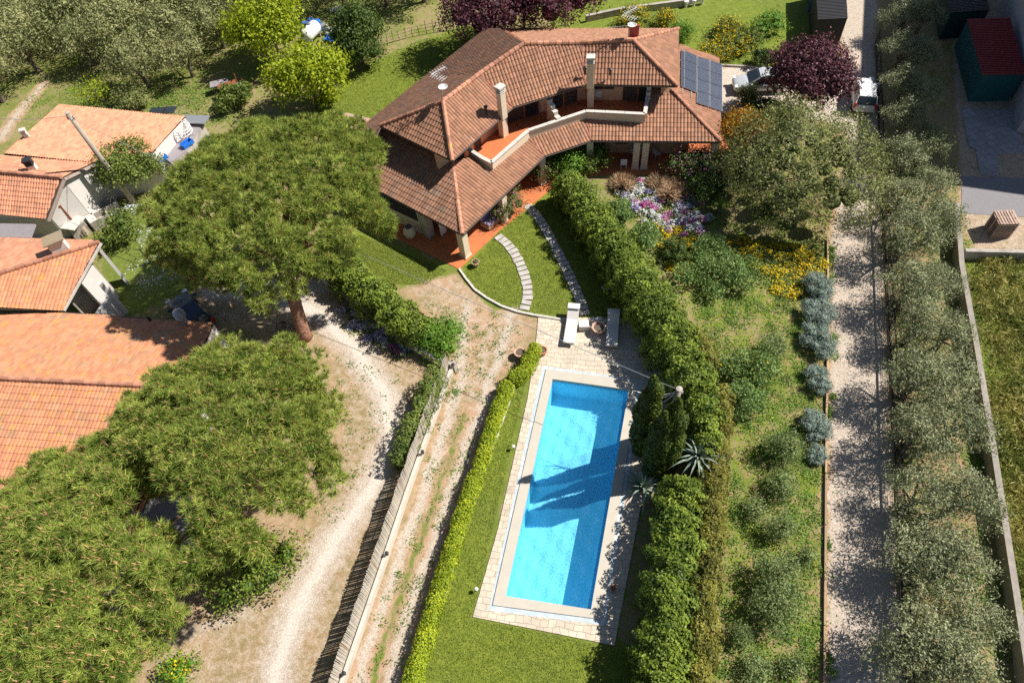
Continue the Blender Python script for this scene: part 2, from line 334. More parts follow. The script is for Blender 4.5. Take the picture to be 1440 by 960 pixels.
def hedge(name,label,cat,path,width,height,m,dens,size,asp,seed,rough=.12,extra=None,tilt=.8,group=None,z0=0,sq=3.0):
    """leafy hedge along a plan path; width/height may be lists per path point"""
    r=rng(seed); P=np.array([[p[0],p[1]] for p in path]); seg=np.linalg.norm(np.diff(P,axis=0),axis=1); cum=np.concatenate([[0],np.cumsum(seg)]); Ltot=cum[-1]
    wv=np.array(width if isinstance(width,(list,tuple)) else [width]*len(P),float); hv=np.array(height if isinstance(height,(list,tuple)) else [height]*len(P),float)
    c0=P.mean(0); t=thing(name,label,cat,(c0[0],c0[1],z0),0,group)
    def surf(s,a,k=1.0):
        x=np.interp(s,cum,P[:,0])-c0[0]; y=np.interp(s,cum,P[:,1])-c0[1]; e=.3
        dx=np.interp(s+e,cum,P[:,0])-np.interp(s-e,cum,P[:,0]); dy=np.interp(s+e,cum,P[:,1])-np.interp(s-e,cum,P[:,1]); l=np.hypot(dx,dy)+1e-9; nx,ny=-dy/l,dx/l
        w=np.interp(s,cum,wv)/2; h=np.interp(s,cum,hv)
        endc=np.clip(np.minimum(s,Ltot-s)/np.maximum(w,.1)/.8,0,1); endk=np.sqrt(np.clip(1-(1-endc)**2,.02,1))
        ca,sa=np.cos(a),np.sin(a); den=(np.abs(ca)**sq+np.abs(sa)**sq)**(-1/sq)
        bump=1+rough*(np.sin(s*2.3+seed)+np.sin(s*5.1+a*2+seed*2)+.8*np.sin(s*9.7+a*5))/2
        off=ca*den*w*bump*endk*k; z=h/2+sa*den*h/2*(1+.5*(bump-1))*(.55+.45*endk)*k
        return np.stack([x+nx*off,y+ny*off,np.maximum(z,.02)],-1),np.stack([nx*ca,ny*ca,sa],-1)
    n=int(dens*Ltot*(wv.mean()+2*hv.mean())); s=r.random(n)*Ltot; a=-.5+r.random(n)*(PI+1.0)
    Q,N=surf(s,a,1-.16*r.random(n)**2); Q+=r.normal(size=Q.shape)*size*.35
    nc=max(8,int(Ltot*(wv.mean()+2*hv.mean())*3.2)); cs=r.random(nc)*Ltot; ca_=-.5+r.random(nc)*(PI+1); Cq,_=surf(cs,ca_); near=np.empty(n,int); dn=np.empty(n)
    for i0 in range(0,n,4000):
        dd_=((Q[i0:i0+4000,None,:]-Cq[None])**2).sum(-1); near[i0:i0+4000]=dd_.argmin(1); dn[i0:i0+4000]=np.sqrt(dd_.min(1))
    amp=rough*1.1; bump_=amp*(1.1-dn/.32)+ (r.random(nc)*amp*1.2)[near]; Q+=N*bump_[:,None]; ctint=r.random(nc)[near]
    V,F=face_leaves(Q,N,size,asp,tilt,r); tn=r.random(len(F))*.55+.45*ctint; mi=np.zeros(len(F),int)
    ns=max(6,int(Ltot/.35)); na=14; ss=np.repeat(np.linspace(.05,Ltot-.05,ns),na); aa=np.tile(np.linspace(-.9,PI+.9,na),ns); cv,_=surf(ss,aa,.84)
    cf=np.array([(i*na+j,(i+1)*na+j,(i+1)*na+j+1,i*na+j+1) for i in range(ns-1) for j in range(na-1)])
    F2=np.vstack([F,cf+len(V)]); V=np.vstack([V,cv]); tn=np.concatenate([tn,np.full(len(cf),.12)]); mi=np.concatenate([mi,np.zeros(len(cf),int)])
    mats=[m]
    if extra: mats.append(extra[0]); q=(r.random(len(mi))<extra[1])&(np.arange(len(mi))<len(F)); mi[q]=1
    link('foliage',npmesh('foliage',V,F2,mats,mi,tn),t)
    mb=MB()
    for s_ in np.arange(.4,Ltot-.2,1.3):
        x=np.interp(s_,cum,P[:,0]); y=np.interp(s_,cum,P[:,1]); mb.tube([(x,y,z0-.05),(x+.05,y,z0+hv.mean()*.5)],[.05,.03],5)
    mb.build('stems',M['bark2'],t); return t
def umbrella_pine(label,base,cx,cy,zc,RX,RY,th,seed,nl,r0,gaps=(),tufts=70,bump=1.1):
    """stone pine: cx,cy plan middle of the crown, zc its rim level"""
    r=rng(seed); t=thing('umbrella_pine',label,'pine tree',(base.x,base.y,0)); bx,by=base.x,base.y
    lobes=[]; ga=PI*(3-5**.5)
    for i in range(nl):
        q=math.sqrt((i+.5)/nl); a=i*ga+r.normal()*.15; rad=q*(.97+.08*r.random()); wob=1+.06*math.sin(3*a+seed)+.05*math.sin(5*a+2*seed)+.03*math.sin(9*a+seed)
        X=RX*rad*wob*math.cos(a); Y=RY*rad*wob*math.sin(a)
        if any((X-g[0])**2+(Y-g[1])**2<g[2]**2 for g in gaps): continue
        z=zc+th*math.sqrt(max(0,1-min(1,q)**2))+r.normal()*.3; s=bump*(.75+.5*r.random()); lobes.append((X,Y,z,s,s,s*.75))
        if q>.8: lobes.append((X*.97,Y*.97,z-.8,s*.9,s*.9,s*.6))
    L=np.array(lobes); n=int(len(L)*tufts); k=r.integers(0,len(L),n); d=unit(r.normal(size=(n,3))); d[:,2]=np.where(d[:,2]<-.25,-d[:,2],d[:,2])
    P=L[k,:3]+d*L[k,3:]*(.72+.3*r.random(n))[:,None]
    ax=unit(d*.45+np.array([.1,.0,.85])+r.normal(size=(n,3))*.15)
    K=26; ph=r.random((n,K))*2*PI; el=.1+1.3*r.random((n,K)); u=unit(np.cross(ax,unit(r.normal(size=(n,3))))); v=np.cross(ax,u)
    dirs=(u[:,None]*np.cos(ph)[...,None]+v[:,None]*np.sin(ph)[...,None])*np.cos(el)[...,None]+ax[:,None]*np.sin(el)[...,None]
    ln=(.24+.16*r.random((n,K)))[...,None]; side=unit(np.cross(dirs.reshape(-1,3),unit(r.normal(size=(n*K,3))))).reshape(n,K,3)*.0175
    B=P[:,None]+dirs*.02; T=np.stack([B-side,B+side,B+dirs*ln],2).reshape(-1,3); F=np.arange(len(T)).reshape(-1,3); tn=np.repeat(r.random(n)*.65,K)+np.tile(r.random(K),n)*.35
    mi=np.zeros(len(F),int)
    q=np.where((r.random(n)<.42)&(d[:,2]>-.1))[0]; cb=P[q]+ax[q]*.05; h=(.20+.16*r.random(len(q)))[:,None]; w=.05; up=unit(ax[q]*.25+np.array([0,0,.9])+r.normal(size=(len(q),3))*.1)
    cu=unit(np.cross(up,[[1,0,0]])); cw=np.cross(up,cu); c0=cb+cu*w; c1=cb-cu*w*.5+cw*w*.87; c2=cb-cu*w*.5-cw*w*.87; tip=cb+up*h
    CV=np.stack([c0,c1,tip,c1,c2,tip,c2,c0,tip],1).reshape(-1,3); CF=np.arange(len(CV)).reshape(-1,3)+len(T)
    V=np.vstack([T,CV]); F=np.vstack([F,CF]); mi=np.concatenate([mi,np.ones(len(CF),int)]); tn=np.concatenate([tn,np.full(len(CF),.5)])
    V+=np.array([cx-bx,cy-by,0]); link('crown',npmesh('crown',V,F,[M['pine'],M['candle']],mi,tn),t)
    mb=MB(); c=Vector((cx,cy,zc-.2)); b=Vector((bx,by,0)); k1=b.lerp(c,.35)+Vector((0,0,zc*.18)); fork=b.lerp(c,.62)+Vector((0,0,zc*.1))
    mb.tube([b+Vector((0,0,-.2)),b+Vector((0,0,.5)),k1,fork],[r0*1.2,r0*1.02,r0*.85,r0*.7],14); tr=mb.build('trunk',M['bark'],t,smooth=True)
    mb=MB(); idx=r.choice(len(L),min(len(L),34),replace=False)
    for i in idx:
        e=Vector((cx,cy,0))+Vector(L[i,:3].tolist())-Vector((0,0,.3)); m1=fork.lerp(e,.45)+Vector((0,0,-.25))
        mb.tube([fork,m1,e],[r0*.38,r0*.24,.05],6)
    mb.build('branches',M['bark'],t,smooth=True); return t

# ---------------------------------------------------------------- terrain
def pip(X,Y,poly):
    inside=np.zeros(X.shape,bool); n=len(poly)
    for i in range(n):
        x0,y0=poly[i][0],poly[i][1]; x1,y1=poly[(i+1)%n][0],poly[(i+1)%n][1]
        if abs(y1-y0)<1e-12: continue
        c=((y0>Y)!=(y1>Y))&(X<(x1-x0)*(Y-y0)/(y1-y0)+x0); inside^=c
    return inside
def PP(*px): return [W(x,y) for x,y in px]
def dist_line(X,Y,pts):
    D=np.full(X.shape,1e9)
    for a,b in zip(pts,pts[1:]):
        ax,ay,bx,by=a[0],a[1],b[0],b[1]; l=(bx-ax)**2+(by-ay)**2; t=np.clip(((X-ax)*(bx-ax)+(Y-ay)*(by-ay))/l,0,1); D=np.minimum(D,np.hypot(X-ax-t*(bx-ax),Y-ay-t*(by-ay)))
    return D
def wob(X,Y,s,sc): return sc*(np.sin(X*1.7+s+2*np.sin(Y*.9+s))+np.sin(Y*2.3+s*2+1.5*np.sin(X*1.3))+.7*np.sin(X*4.1+Y*3.3+s)+.5*np.sin(X*7.3-Y*6.1+s))/2
g0=.2
gx=np.concatenate([[-1500,-600,-250,-120],np.arange(-75,62,g0),[90,200,600,1500]]); gy=np.concatenate([[-800,-200,-60,-20],np.arange(-6,98,g0),[130,250,600,1800]])
GX,GY=np.meshgrid(gx,gy,indexing='ij'); QX=GX+wob(GX,GY,1.3,.12); QY=GY+wob(GY,GX,4.1,.12)
green=np.full(GX.shape,.5); gravel=np.zeros(GX.shape); soil=np.full(GX.shape,.5); lush=np.zeros(GX.shape)
def soft(poly,w=.6):                    # ~1 inside, fading over w
    ins=pip(QX,QY,poly); d=dist_line(QX,QY,list(poly)+[poly[0]]); return np.clip(.5+np.where(ins,d,-d)/w,0,1)
def setv(A,poly,val,w=.6): k=soft(poly,w); A[:]=A*(1-k)+val*k
Z={}
Z['drive']=PP((262,398),(330,392),(440,398),(470,405),(520,450),(600,520),(632,520),(600,640),(540,760),(472,975),(440,1100),(150,1100),(200,960),(205,900),(300,850),(390,790),(440,720),(470,640),(480,560),(450,490),(380,470),(300,455))
Z['lane']=PP((560,400),(640,378),(700,430),(760,448),(748,480),(705,545),(570,985),(540,1100),(440,1100),(484,960),(560,740),(634,515),(600,450))
Z['road']=PP((1172,-60),(1240,-60),(1232,60),(1240,240),(1252,600),(1272,960),(1275,1100),(1158,1100),(1162,700),(1168,340),(1188,230),(1192,160))
Z['front']=PP((646,378),(668,412),(700,432),(745,442),(870,448),(960,480),(900,380),(800,250),(745,282),(700,320))
Z['side']=PP((440,330),(505,325),(646,378),(610,395),(560,405),(480,372))
Z['poolwest']=PP((748,500),(665,868),(880,915),(950,960),(960,1100),(540,1100),(585,960),(710,545),(725,520))
Z['back']=PP((420,178),(505,190),(640,75),(690,35),(650,38),(560,72),(500,100),(475,125))
Z['backright']=PP((800,60),(700,-60),(1190,-60),(1185,40),(1150,95),(1015,100),(960,70))
Z['strip']=PP((960,400),(1080,350),(1166,340),(1156,1100),(960,1100),(985,960),(1010,560))
Z['garden']=PP((860,250),(1010,230),(1180,250),(1166,345),(960,400),(900,340))
Z['yard']=PP((1335,-60),(1460,-60),(1500,200),(1500,352),(1365,350),(1352,300))
Z['meadow']=PP((1352,352),(1500,352),(1620,1100),(1445,1100),(1395,600),(1375,480))
Z['oliverow']=PP((1240,-60),(1335,-60),(1352,352),(1375,480),(1395,600),(1440,880),(1470,1100),(1275,1100),(1252,600),(1240,240))
Z['leftyard']=PP((140,330),(200,300),(330,330),(300,400),(180,440),(150,400))
Z['carpark']=PP((1000,105),(1010,93),(1190,98),(1215,200),(1160,170),(1015,158))
Z['pinebed']=PP((100,500),(430,480),(480,560),(470,640),(430,720),(380,790),(300,850),(200,900),(0,1100),(-100,700))
Z['grove']=PP((-200,-120),(660,-60),(560,40),(330,120),(240,150),(60,150),(-200,230))
for z,g,s in (('drive',.2,.3),('lane',.34,.6),('side',.66,.4),('front',1,0),('poolwest',1,.1),('back',1,.05),('backright',.8,.3),('strip',.54,1.1),('garden',.5,.6),('meadow',.9,.3),('oliverow',.45,.8),('leftyard',.75,.5),('pinebed',.15,.5),('grove',.55,.5)): setv(green,Z[z],g); setv(soil,Z[z],s)
for z,l in (('front',.75),('poolwest',.8),('back',.8),('strip',.45),('meadow',.3),('side',.55),('backright',.5)): setv(lush,Z[z],l)
setv(green,Z['road'],.1); setv(gravel,Z['road'],.8); setv(soil,Z['road'],.5)
setv(green,Z['carpark'],0,.2); setv(gravel,Z['carpark'],.9,.2)
setv(gravel,Z['lane'],.44,1.2); setv(gravel,Z['drive'],.42,1.0)
setv(green,Z['yard'],.12,.2); setv(gravel,Z['yard'],.55,.2)
def track(pts,w,val,fall=.8):
    d=dist_line(QX,QY,PP(*pts)); k=np.clip((w-d)/fall+.5,0,1); gravel[:]=np.maximum(gravel,val*k); green[:]=green*(1-.85*k)
track([(330,400),(400,420),(450,440),(500,490),(545,560),(550,620),(520,690),(470,760),(430,830),(400,900),(375,1000)],1.15,1.0,1.9)
track([(480,470),(560,560),(555,640)],.5,.7,.9)
track([(240,900),(300,880),(350,860)],.6,.7,1.5)
track([(300,410),(380,405),(450,405)],.9,.9,1)
for off in (0,):
    track([(655,430),(650,480),(650,530),(622,610),(577,740),(520,900),(495,1000)],.5,.84,.9); track([(720,440),(695,520),(668,600),(625,720),(572,870),(540,1000)],.5,.84,.9)
for pts_,w_,v_ in (([(690,440),(672,520),(645,605),(600,735),(545,890),(515,1000)],.25,.62),([(640,520),(606,610),(560,735),(505,890),(470,1000)],.2,.5)):
    k_=np.clip((w_-dist_line(QX,QY,PP(*pts_)))/.5+.5,0,1); green[:]=np.maximum(green,v_*k_); gravel[:]=gravel*(1-.8*k_)
track([(615,405),(650,420),(690,470),(660,560)],.6,.58,1.2)
track([(1195,330),(1185,500),(1185,700),(1185,1000)],.4,.86,.8); track([(1235,330),(1238,500),(1240,700),(1252,1000)],.3,.8,.8)
track([(0,195),(25,160),(60,120)],.5,.7,.8)
lush-=.35*np.clip(wob(GX*.35,GY*.35,2.2,1),0,1)*(lush>.3)
# sheets: each cell belongs to one named surface
cxm=(QX[:-1,:-1]+QX[1:,1:])/2; cym=(QY[:-1,:-1]+QY[1:,1:])/2
cls=np.zeros(cxm.shape,int)
names=['ground','lawn','gravel_driveway','gravel_lane','dirt_road','pavement','paved_yard','orchard_strip']
for i,zs in ((1,('front','poolwest','back','side')),(2,('drive',)),(3,('lane',)),(4,('road',)),(5,('carpark',)),(6,('yard',)),(7,('strip',))):
    for z in zs: cls[pip(cxm,cym,Z[z])]=i
DECK=[W(x,y) for x,y in ((757,446),(884,448),(960,470),(990,500),(985,560),(925,620),(905,690),(864,907),(665,867),(700,745),(742,560),(752,500))]
cc=np.array([(p.x,p.y) for p in DECK]).mean(0); hole=[(cc[0]+(p.x-cc[0])*.93,cc[1]+(p.y-cc[1])*.96) for p in DECK]
ex=(GX[:-1,:-1]+GX[1:,1:])/2; ey=(GY[:-1,:-1]+GY[1:,1:])/2
dd=dist_line(ex,ey,DECK+[DECK[0]]); cls[pip(ex,ey,DECK)&(dd>.35)]=-1
def terrain_mat():
    m=bpy.data.materials.new('terrain'); m.use_nodes=True; nt=m.node_tree; L=nt.links; p=nt.nodes['Principled BSDF']; p.inputs['Roughness'].default_value=.95; p.inputs['Specular IOR Level'].default_value=.1
    g=S(nt,'ShaderNodeNewGeometry'); at=S(nt,'ShaderNodeAttribute',attribute_name='zones'); sp=S(nt,'ShaderNodeSeparateColor'); L.new(at.outputs['Color'],sp.inputs[0])
    def noise(sc,det=8,ro=.7,dist=0):
        n=S(nt,'ShaderNodeTexNoise'); n.inputs['Scale'].default_value=sc; n.inputs['Detail'].default_value=det; n.inputs['Roughness'].default_value=ro; n.inputs['Distortion'].default_value=dist; L.new(g.outputs['Position'],n.inputs['Vector']); return n.outputs[0]
    def mp(x,lo,hi,a=0,b=1):
        n=S(nt,'ShaderNodeMapRange'); n.inputs[1].default_value=lo; n.inputs[2].default_value=hi; n.inputs[3].default_value=a; n.inputs[4].default_value=b; L.new(x,n.inputs[0]); return n.outputs[0]
    def math_(op,a,b):
        n=S(nt,'ShaderNodeMath',operation=op); 
        for i,q in enumerate((a,b)):
            if isinstance(q,(int,float)): n.inputs[i].default_value=q
            else: L.new(q,n.inputs[i])
        return n.outputs[0]
    def mix(f,a,b):
        n=S(nt,'ShaderNodeMix',data_type='RGBA'); 
        if isinstance(f,(int,float)): n.inputs[0].default_value=f
        else: L.new(f,n.inputs[0])
        for i,q in ((6,a),(7,b)):
            if isinstance(q,tuple): n.inputs[i].default_value=(*q,1)
            else: L.new(q,n.inputs[i])
        return n.outputs[2]
    nb=noise(.5,9,.75,.6); nm=noise(2.4,9,.75,.4); nf=noise(9,6,.8); nvf=noise(38,3,.8)
    vo=S(nt,'ShaderNodeTexVoronoi'); vo.inputs['Scale'].default_value=22; L.new(g.outputs['Position'],vo.inputs['Vector'])
    green,gravel,soil,lush=sp.outputs[0],sp.outputs[1],sp.outputs[2],at.outputs['Alpha']
    dry=mix(mp(nm,.38,.62),(.26,.21,.10),(.40,.30,.18)); earth=mix(mp(nm,.35,.65),(.41,.245,.145),(.56,.385,.265))
    base=mix(math_('MULTIPLY',mp(nb,.4,.6),math_('MULTIPLY',soil,1.7)),dry,earth)
    gr=mix(mp(nm,.3,.7),(.085,.135,.022),(.22,.25,.055)); lg=mix(mp(nm,.32,.7),(.115,.17,.018),(.27,.305,.045)); gr=mix(lush,gr,lg)
    lg=mix(mp(nb,.50,.66,0,.6),lg,(.30,.27,.085))
    gf=math_('ADD',math_('MULTIPLY',green,1.9),math_('ADD',math_('MULTIPLY',nm,2.0),math_('ADD',math_('MULTIPLY',nb,1.4),math_('MULTIPLY',nf,1.2))))
    col=mix(mp(gf,3.05,3.4),base,gr)
    vcol=S(nt,'ShaderNodeSeparateColor'); L.new(vo.outputs['Color'],vcol.inputs[0])
    gv=mix(mp(vcol.outputs[0],.1,.9),(.42,.34,.27),(.60,.52,.44)); gvf=math_('ADD',math_('MULTIPLY',gravel,2.2),math_('ADD',math_('MULTIPLY',nm,2.5),math_('MULTIPLY',nf,1.0)))
    gv=mix(mp(gravel,.86,1.0),gv,mix(mp(vcol.outputs[0],.1,.9),(.56,.48,.41),(.70,.63,.55)))
    col=mix(mp(gvf,2.55,3.5),col,gv)
    hs=S(nt,'ShaderNodeHueSaturation'); L.new(col,hs.inputs['Color']); L.new(math_('MULTIPLY',mp(nf,.25,.75,.72,1.28),mp(nvf,.25,.75,.75,1.25)),hs.inputs['Value']); L.new(hs.outputs[0],p.inputs['Base Color'])
    b=S(nt,'ShaderNodeBump'); b.inputs['Distance'].default_value=.05; b.inputs['Strength'].default_value=.9; L.new(math_('ADD',nf,math_('MULTIPLY',nvf,.7)),b.inputs['Height']); L.new(b.outputs[0],p.inputs['Normal'])
    return m
M['terrain']=terrain_mat()
H_=.05*wob(GX*.25,GY*.25,3,1)*0
idx=np.arange(GX.size).reshape(GX.shape); ZV=np.stack([green,gravel,soil,lush],-1).reshape(-1,4); VV=np.stack([GX,GY,H_],-1).reshape(-1,3)
for i,nm_ in enumerate(names):
    c=np.argwhere(cls==i); F=np.stack([idx[c[:,0],c[:,1]],idx[c[:,0]+1,c[:,1]],idx[c[:,0]+1,c[:,1]+1],idx[c[:,0],c[:,1]+1]],1)
    u,inv=np.unique(F,return_inverse=True); me=npmesh(nm_,VV[u],inv.reshape(F.shape),M['terrain']); a=me.attributes.new('zones','FLOAT_COLOR','POINT'); a.data.foreach_set('color',ZV[u].astype(np.float32).ravel())
    tag(link(nm_,me),kind='structure')
# ---------------------------------------------------------------- roofs
def tilemat(name,c,var,lichen=None,dirt=(.12,.09,.07),dirtamt=.62):
    m=mat(name,c,.85,.10,2.0,tint=var,col2=dirt,c2scale=1.1,c2lo=dirtamt,c2hi=dirtamt+.16)
    nt=m.node_tree; L=nt.links; p=nt.nodes['Principled BSDF']
    if lichen:
        src=p.inputs['Base Color'].links[0].from_socket; g=S(nt,'ShaderNodeNewGeometry'); n=S(nt,'ShaderNodeTexNoise'); n.inputs['Scale'].default_value=2.4; n.inputs['Detail'].default_value=9; n.inputs['Roughness'].default_value=.8; L.new(g.outputs['Position'],n.inputs['Vector'])
        mr=S(nt,'ShaderNodeMapRange'); mr.inputs[1].default_value=lichen[1]; mr.inputs[2].default_value=lichen[1]+.07; mr.inputs[4].default_value=.8; L.new(n.outputs[0],mr.inputs[0])
        mx=S(nt,'ShaderNodeMix',data_type='RGBA'); L.new(mr.outputs[0],mx.inputs[0]); L.new(src,mx.inputs[6]); mx.inputs[7].default_value=(*lichen[0],1); L.new(mx.outputs[2],p.inputs['Base Color'])
    return m
M['tile_villa']=tilemat('villa_roof_tiles',(.315,.16,.098),.2,((.5,.3,.08),.72),dirt=(.24,.16,.12),dirtamt=.57)
M['tile_villa_old']=tilemat('villa_old_roof_tiles',(.26,.135,.085),.22,((.42,.34,.2),.66),dirt=(.17,.13,.10),dirtamt=.5)
M['tile_orange']=tilemat('orange_roof_tiles',(.60,.265,.155),.16,((.6,.42,.06),.72),dirt=(.42,.22,.14),dirtamt=.50)
M['tile_lichen']=tilemat('lichen_roof_tiles',(.54,.23,.125),.16,((.60,.33,.04),.55),dirt=(.40,.25,.15),dirtamt=.50)
M['ridge_tile']=mat('ridge_tiles',(.42,.20,.13),.85,.15,4,tint=.25,col2=(.55,.3,.08),c2scale=2,c2lo=.6,c2hi=.68)
def roof(name,poly,parent,m,tu=.24,tv=.38,amp=.06,step=.03,thick=.1,eave=None,nu=4):
    """tiled roof slope: poly world points (planar, convex or not); first edge (or eave=(a,b)) is the eave line"""
    a,b=eave if eave else (poly[0],poly[1]); u=(b-a).normalized(); n=Vector((0,0,0))
    for i in range(len(poly)): n+= (poly[i]-poly[0]).cross(poly[(i+1)%len(poly)]-poly[0])
    n.normalize(); n=n if n.z>0 else -n; u=(u-n*u.dot(n)).normalized(); v=n.cross(u)
    if v.z<0: v=-v; u=-u
    P=[((p-a).dot(u),(p-a).dot(v)) for p in poly]; us=[p[0] for p in P]; vs=[p[1] for p in P]
    nU=int((max(us)-min(us))/tu)+2; nV=int((max(vs)-min(vs))/tv)+2; u0=math.floor(min(us)/tu)*tu; v0=math.floor(min(vs)/tv)*tv
    gu=u0+np.arange(nU*nu+1)*tu/nu; gv=np.sort(np.concatenate([v0+np.arange(nV+1)*tv,v0+np.arange(nV+1)*tv-.03,v0+(np.arange(nV)+.45)*tv])) if step else v0+np.arange(nV+1)*tv
    bm=bmesh.new(); rows=[[bm.verts.new((x,y,0)) for y in gv] for x in gu]
    for i in range(len(gu)-1):
        for j in range(len(gv)-1): bm.faces.new((rows[i][j],rows[i+1][j],rows[i+1][j+1],rows[i][j+1]))
    ar=sum(P[i][0]*P[(i+1)%len(P)][1]-P[(i+1)%len(P)][0]*P[i][1] for i in range(len(P)))
    Q=P if ar>0 else P[::-1]; cvx=all(((Q[(i+1)%len(Q)][0]-Q[i][0])*(Q[(i+2)%len(Q)][1]-Q[(i+1)%len(Q)][1])-(Q[(i+1)%len(Q)][1]-Q[i][1])*(Q[(i+2)%len(Q)][0]-Q[(i+1)%len(Q)][0]))>-1e-4 for i in range(len(Q)))
    if cvx:
        for i in range(len(Q)):
            e=Vector((Q[(i+1)%len(Q)][0]-Q[i][0],Q[(i+1)%len(Q)][1]-Q[i][1],0)); 
            if e.length<1e-4: continue
            bmesh.ops.bisect_plane(bm,geom=bm.verts[:]+bm.edges[:]+bm.faces[:],plane_co=(Q[i][0],Q[i][1],0),plane_no=(e.y,-e.x,0),clear_outer=True)
    else:
        fs=[f for f in bm.faces if not pip(np.array([f.calc_center_median().x]),np.array([f.calc_center_median().y]),Q)[0]]; bmesh.ops.delete(bm,geom=fs,context='FACES')
    bm.verts.index_update(); V=[];F=[];T=[]; rr=rng(7+len(poly)); tn=rr.random((nU+2,nV+2))
    for q in bm.verts:
        x,y=q.co.x,q.co.y; h=amp*abs(math.sin(PI*x/tu))+ (step*(1-((y-v0)/tv+.02)%1) if step else 0); V.append(a+u*x+v*y+n*h)
    for f in bm.faces:
        F.append([q.index for q in f.verts]); c=f.calc_center_median(); T.append(tn[int((c.x-u0)/tu),int((c.y-v0+.001)/tv)])
    bm.free()
    mb=MB(); mb.v=[tuple(p) for p in V]; mb.f=[tuple(f) for f in F]; mb.m=[0]*len(F); mb.t=T
    low=[p-n*.04 for p in poly]; lw2=[p-n*(.04+thick) for p in poly]; k=len(poly); mb.mesh(low+lw2,[tuple(range(k)),tuple(range(2*k-1,k-1,-1))]+[(i,(i+1)%k,k+(i+1)%k,k+i) for i in range(k)],1)
    return mb.build(name,[m,M['gutter']],parent)
def ridge(pts,parent,r=.13,name='ridge_cap',m=None,seglen=.42):
    mb=MB(); rr=random.Random(5)
    for a,b in zip(pts,pts[1:]):
        a=Vector(a)+Vector((0,0,.05)); b=Vector(b)+Vector((0,0,.05)); L=(b-a).length; n=max(1,int(L/seglen))
        for i in range(n):
            s=a.lerp(b,i/n); e=a.lerp(b,(i+1.08)/n); mb.tube([s,e],[r*1.12,r*.92],8,t=rr.random())
    return mb.build(name,m or M['ridge_tile'],parent)
def gutter(pts,parent,r=.07,m=None):
    mb=MB(); mb.tube([Vector(p)+Vector((0,0,-.06)) for p in pts],r,6); return mb.build('gutter',m or M['gutter'],parent)
def offs(path,d):                       # offset a plan polyline to its left by d, keeping z
    out=[]; n=len(path)
    for i in range(n):
        a=path[max(i-1,0)]; b=path[i]; c=path[min(i+1,n-1)]
        d1=(b-a).to_2d().normalized() if i>0 else (c-b).to_2d().normalized(); d2=(c-b).to_2d().normalized() if i<n-1 else d1
        n1=Vector((-d1.y,d1.x)); n2=Vector((-d2.y,d2.x)); m=(n1+n2); m=m/max(.2,m.length); k=d/max(.3,m.dot(n1)); out.append(Vector((b.x+m.x*k,b.y+m.y*k,b.z)))
    return out
# ---------------------------------------------------------------- villa
EV,LO=5.3,2.7
E=[W(535,177,EV),W(636,226,EV),W(721,151,EV),W(824,119,EV),W(952,121,EV),W(954,41,EV)]
L_=[W(650,330,LO),W(765,220,LO),W(831,198,LO),W(1014,200,LO)]
print('ridge z') if False else None
villa=thing('villa','two-storey peach villa with brown tiled hip roofs, a long terracotta balcony and a solar array','house',(4,44,0))
R1=W(623,143,7.1); pl1=plane3(E[1],E[2],R1); R2=WP(674,105,pl1); pl2=plane3(E[2],E[3],R2); R3=WP(737,62,pl2); R4=WP(817,61,pl2); pl3=plane3(E[3],E[4],R4); R5=WP(890,57,pl3)
roof('roof',[E[1],E[2],R2,R1],villa,M['tile_villa']); roof('roof',[E[2],E[3],R4,R3,R2],villa,M['tile_villa']); roof('roof',[E[3],E[4],R5,R4],villa,M['tile_villa'])
roof('roof',[E[0],E[1],R1],villa,M['tile_villa']); roof('roof',[E[4],E[5],R5],villa,M['tile_villa'])
plb=plane3(R4,R5,E[5]); K1=WP(703,41,plb); R3b=WP(737,62,plb); roof('roof',[K1,E[5],R5,R4,R3b],villa,M['tile_villa'],eave=(K1,E[5]))
pln=plane3(R1,R2,E[0]); B0=WP(501,185,pln); B2=WP(528,192,pln); Bm=WP(598,108,pln); pln2=plane3(R2,R3,Bm); B1=WP(683,41,pln2); K1n=WP(703,41,pln2)
roof('roof',[B0,Bm,R2,R1,E[0],B2],villa,M['tile_villa_old'],eave=(B0,Bm)); roof('roof',[Bm,B1,K1n,R3,R2],villa,M['tile_villa_old'],eave=(Bm,B1))
print('RIDGE',R2,R3,R4,R5,B0,Bm,B1,K1,K1n)
mb=MB(); mb.face([R3,R3b,K1]); mb.face([R3,K1n,K1]); mb.face([R4,R3,R3b]); mb.build('roof_filler',M['tile_villa'],villa)
ridge([R1,R2,R3,R4,R5],villa,.16); ridge([R1,E[1]],villa,.14); ridge([R1,E[0]],villa,.13); ridge([R5,E[4]],villa,.13); ridge([R5,E[5]],villa,.13); ridge([R3,K1],villa,.13)
gutter([E[0],E[1],E[2],E[3],E[4],E[5]],villa)
M['valley']=mat('valley_flashing',(.35,.12,.09),.6,.1,4)
for a,b in ((E[2],R2),(E[3],R4)):
    mb=MB(); mb.tube([a+Vector((0,0,.06)),b+Vector((0,0,.06))],.05,6); mb.build('valley_gutter',M['valley'],villa)
inn=(E[3]+R4)/2
ins0=Vector((2,48,0)); sl_=19
lp=[plane_slope(L_[i],L_[i+1],Vector((5+i*3,52,0)),sl_) for i in range(3)]
plL=plane_slope(L_[0],W(538,271,LO),Vector((2,45,0)),22)
L0=WP(490,243,plL); L0=Vector((L0.x,L0.y,L0.z)); ud=(W(538,271,LO)-L_[0]).normalized(); L0=L_[0]+ud*9.6
# right slope of the lower roof
B4=W(1011,82,LO); plR=plane3(L_[3],B4,W(941,124,4.25)); 
H1=WP(648,232,lp[0]); # under the upper corner
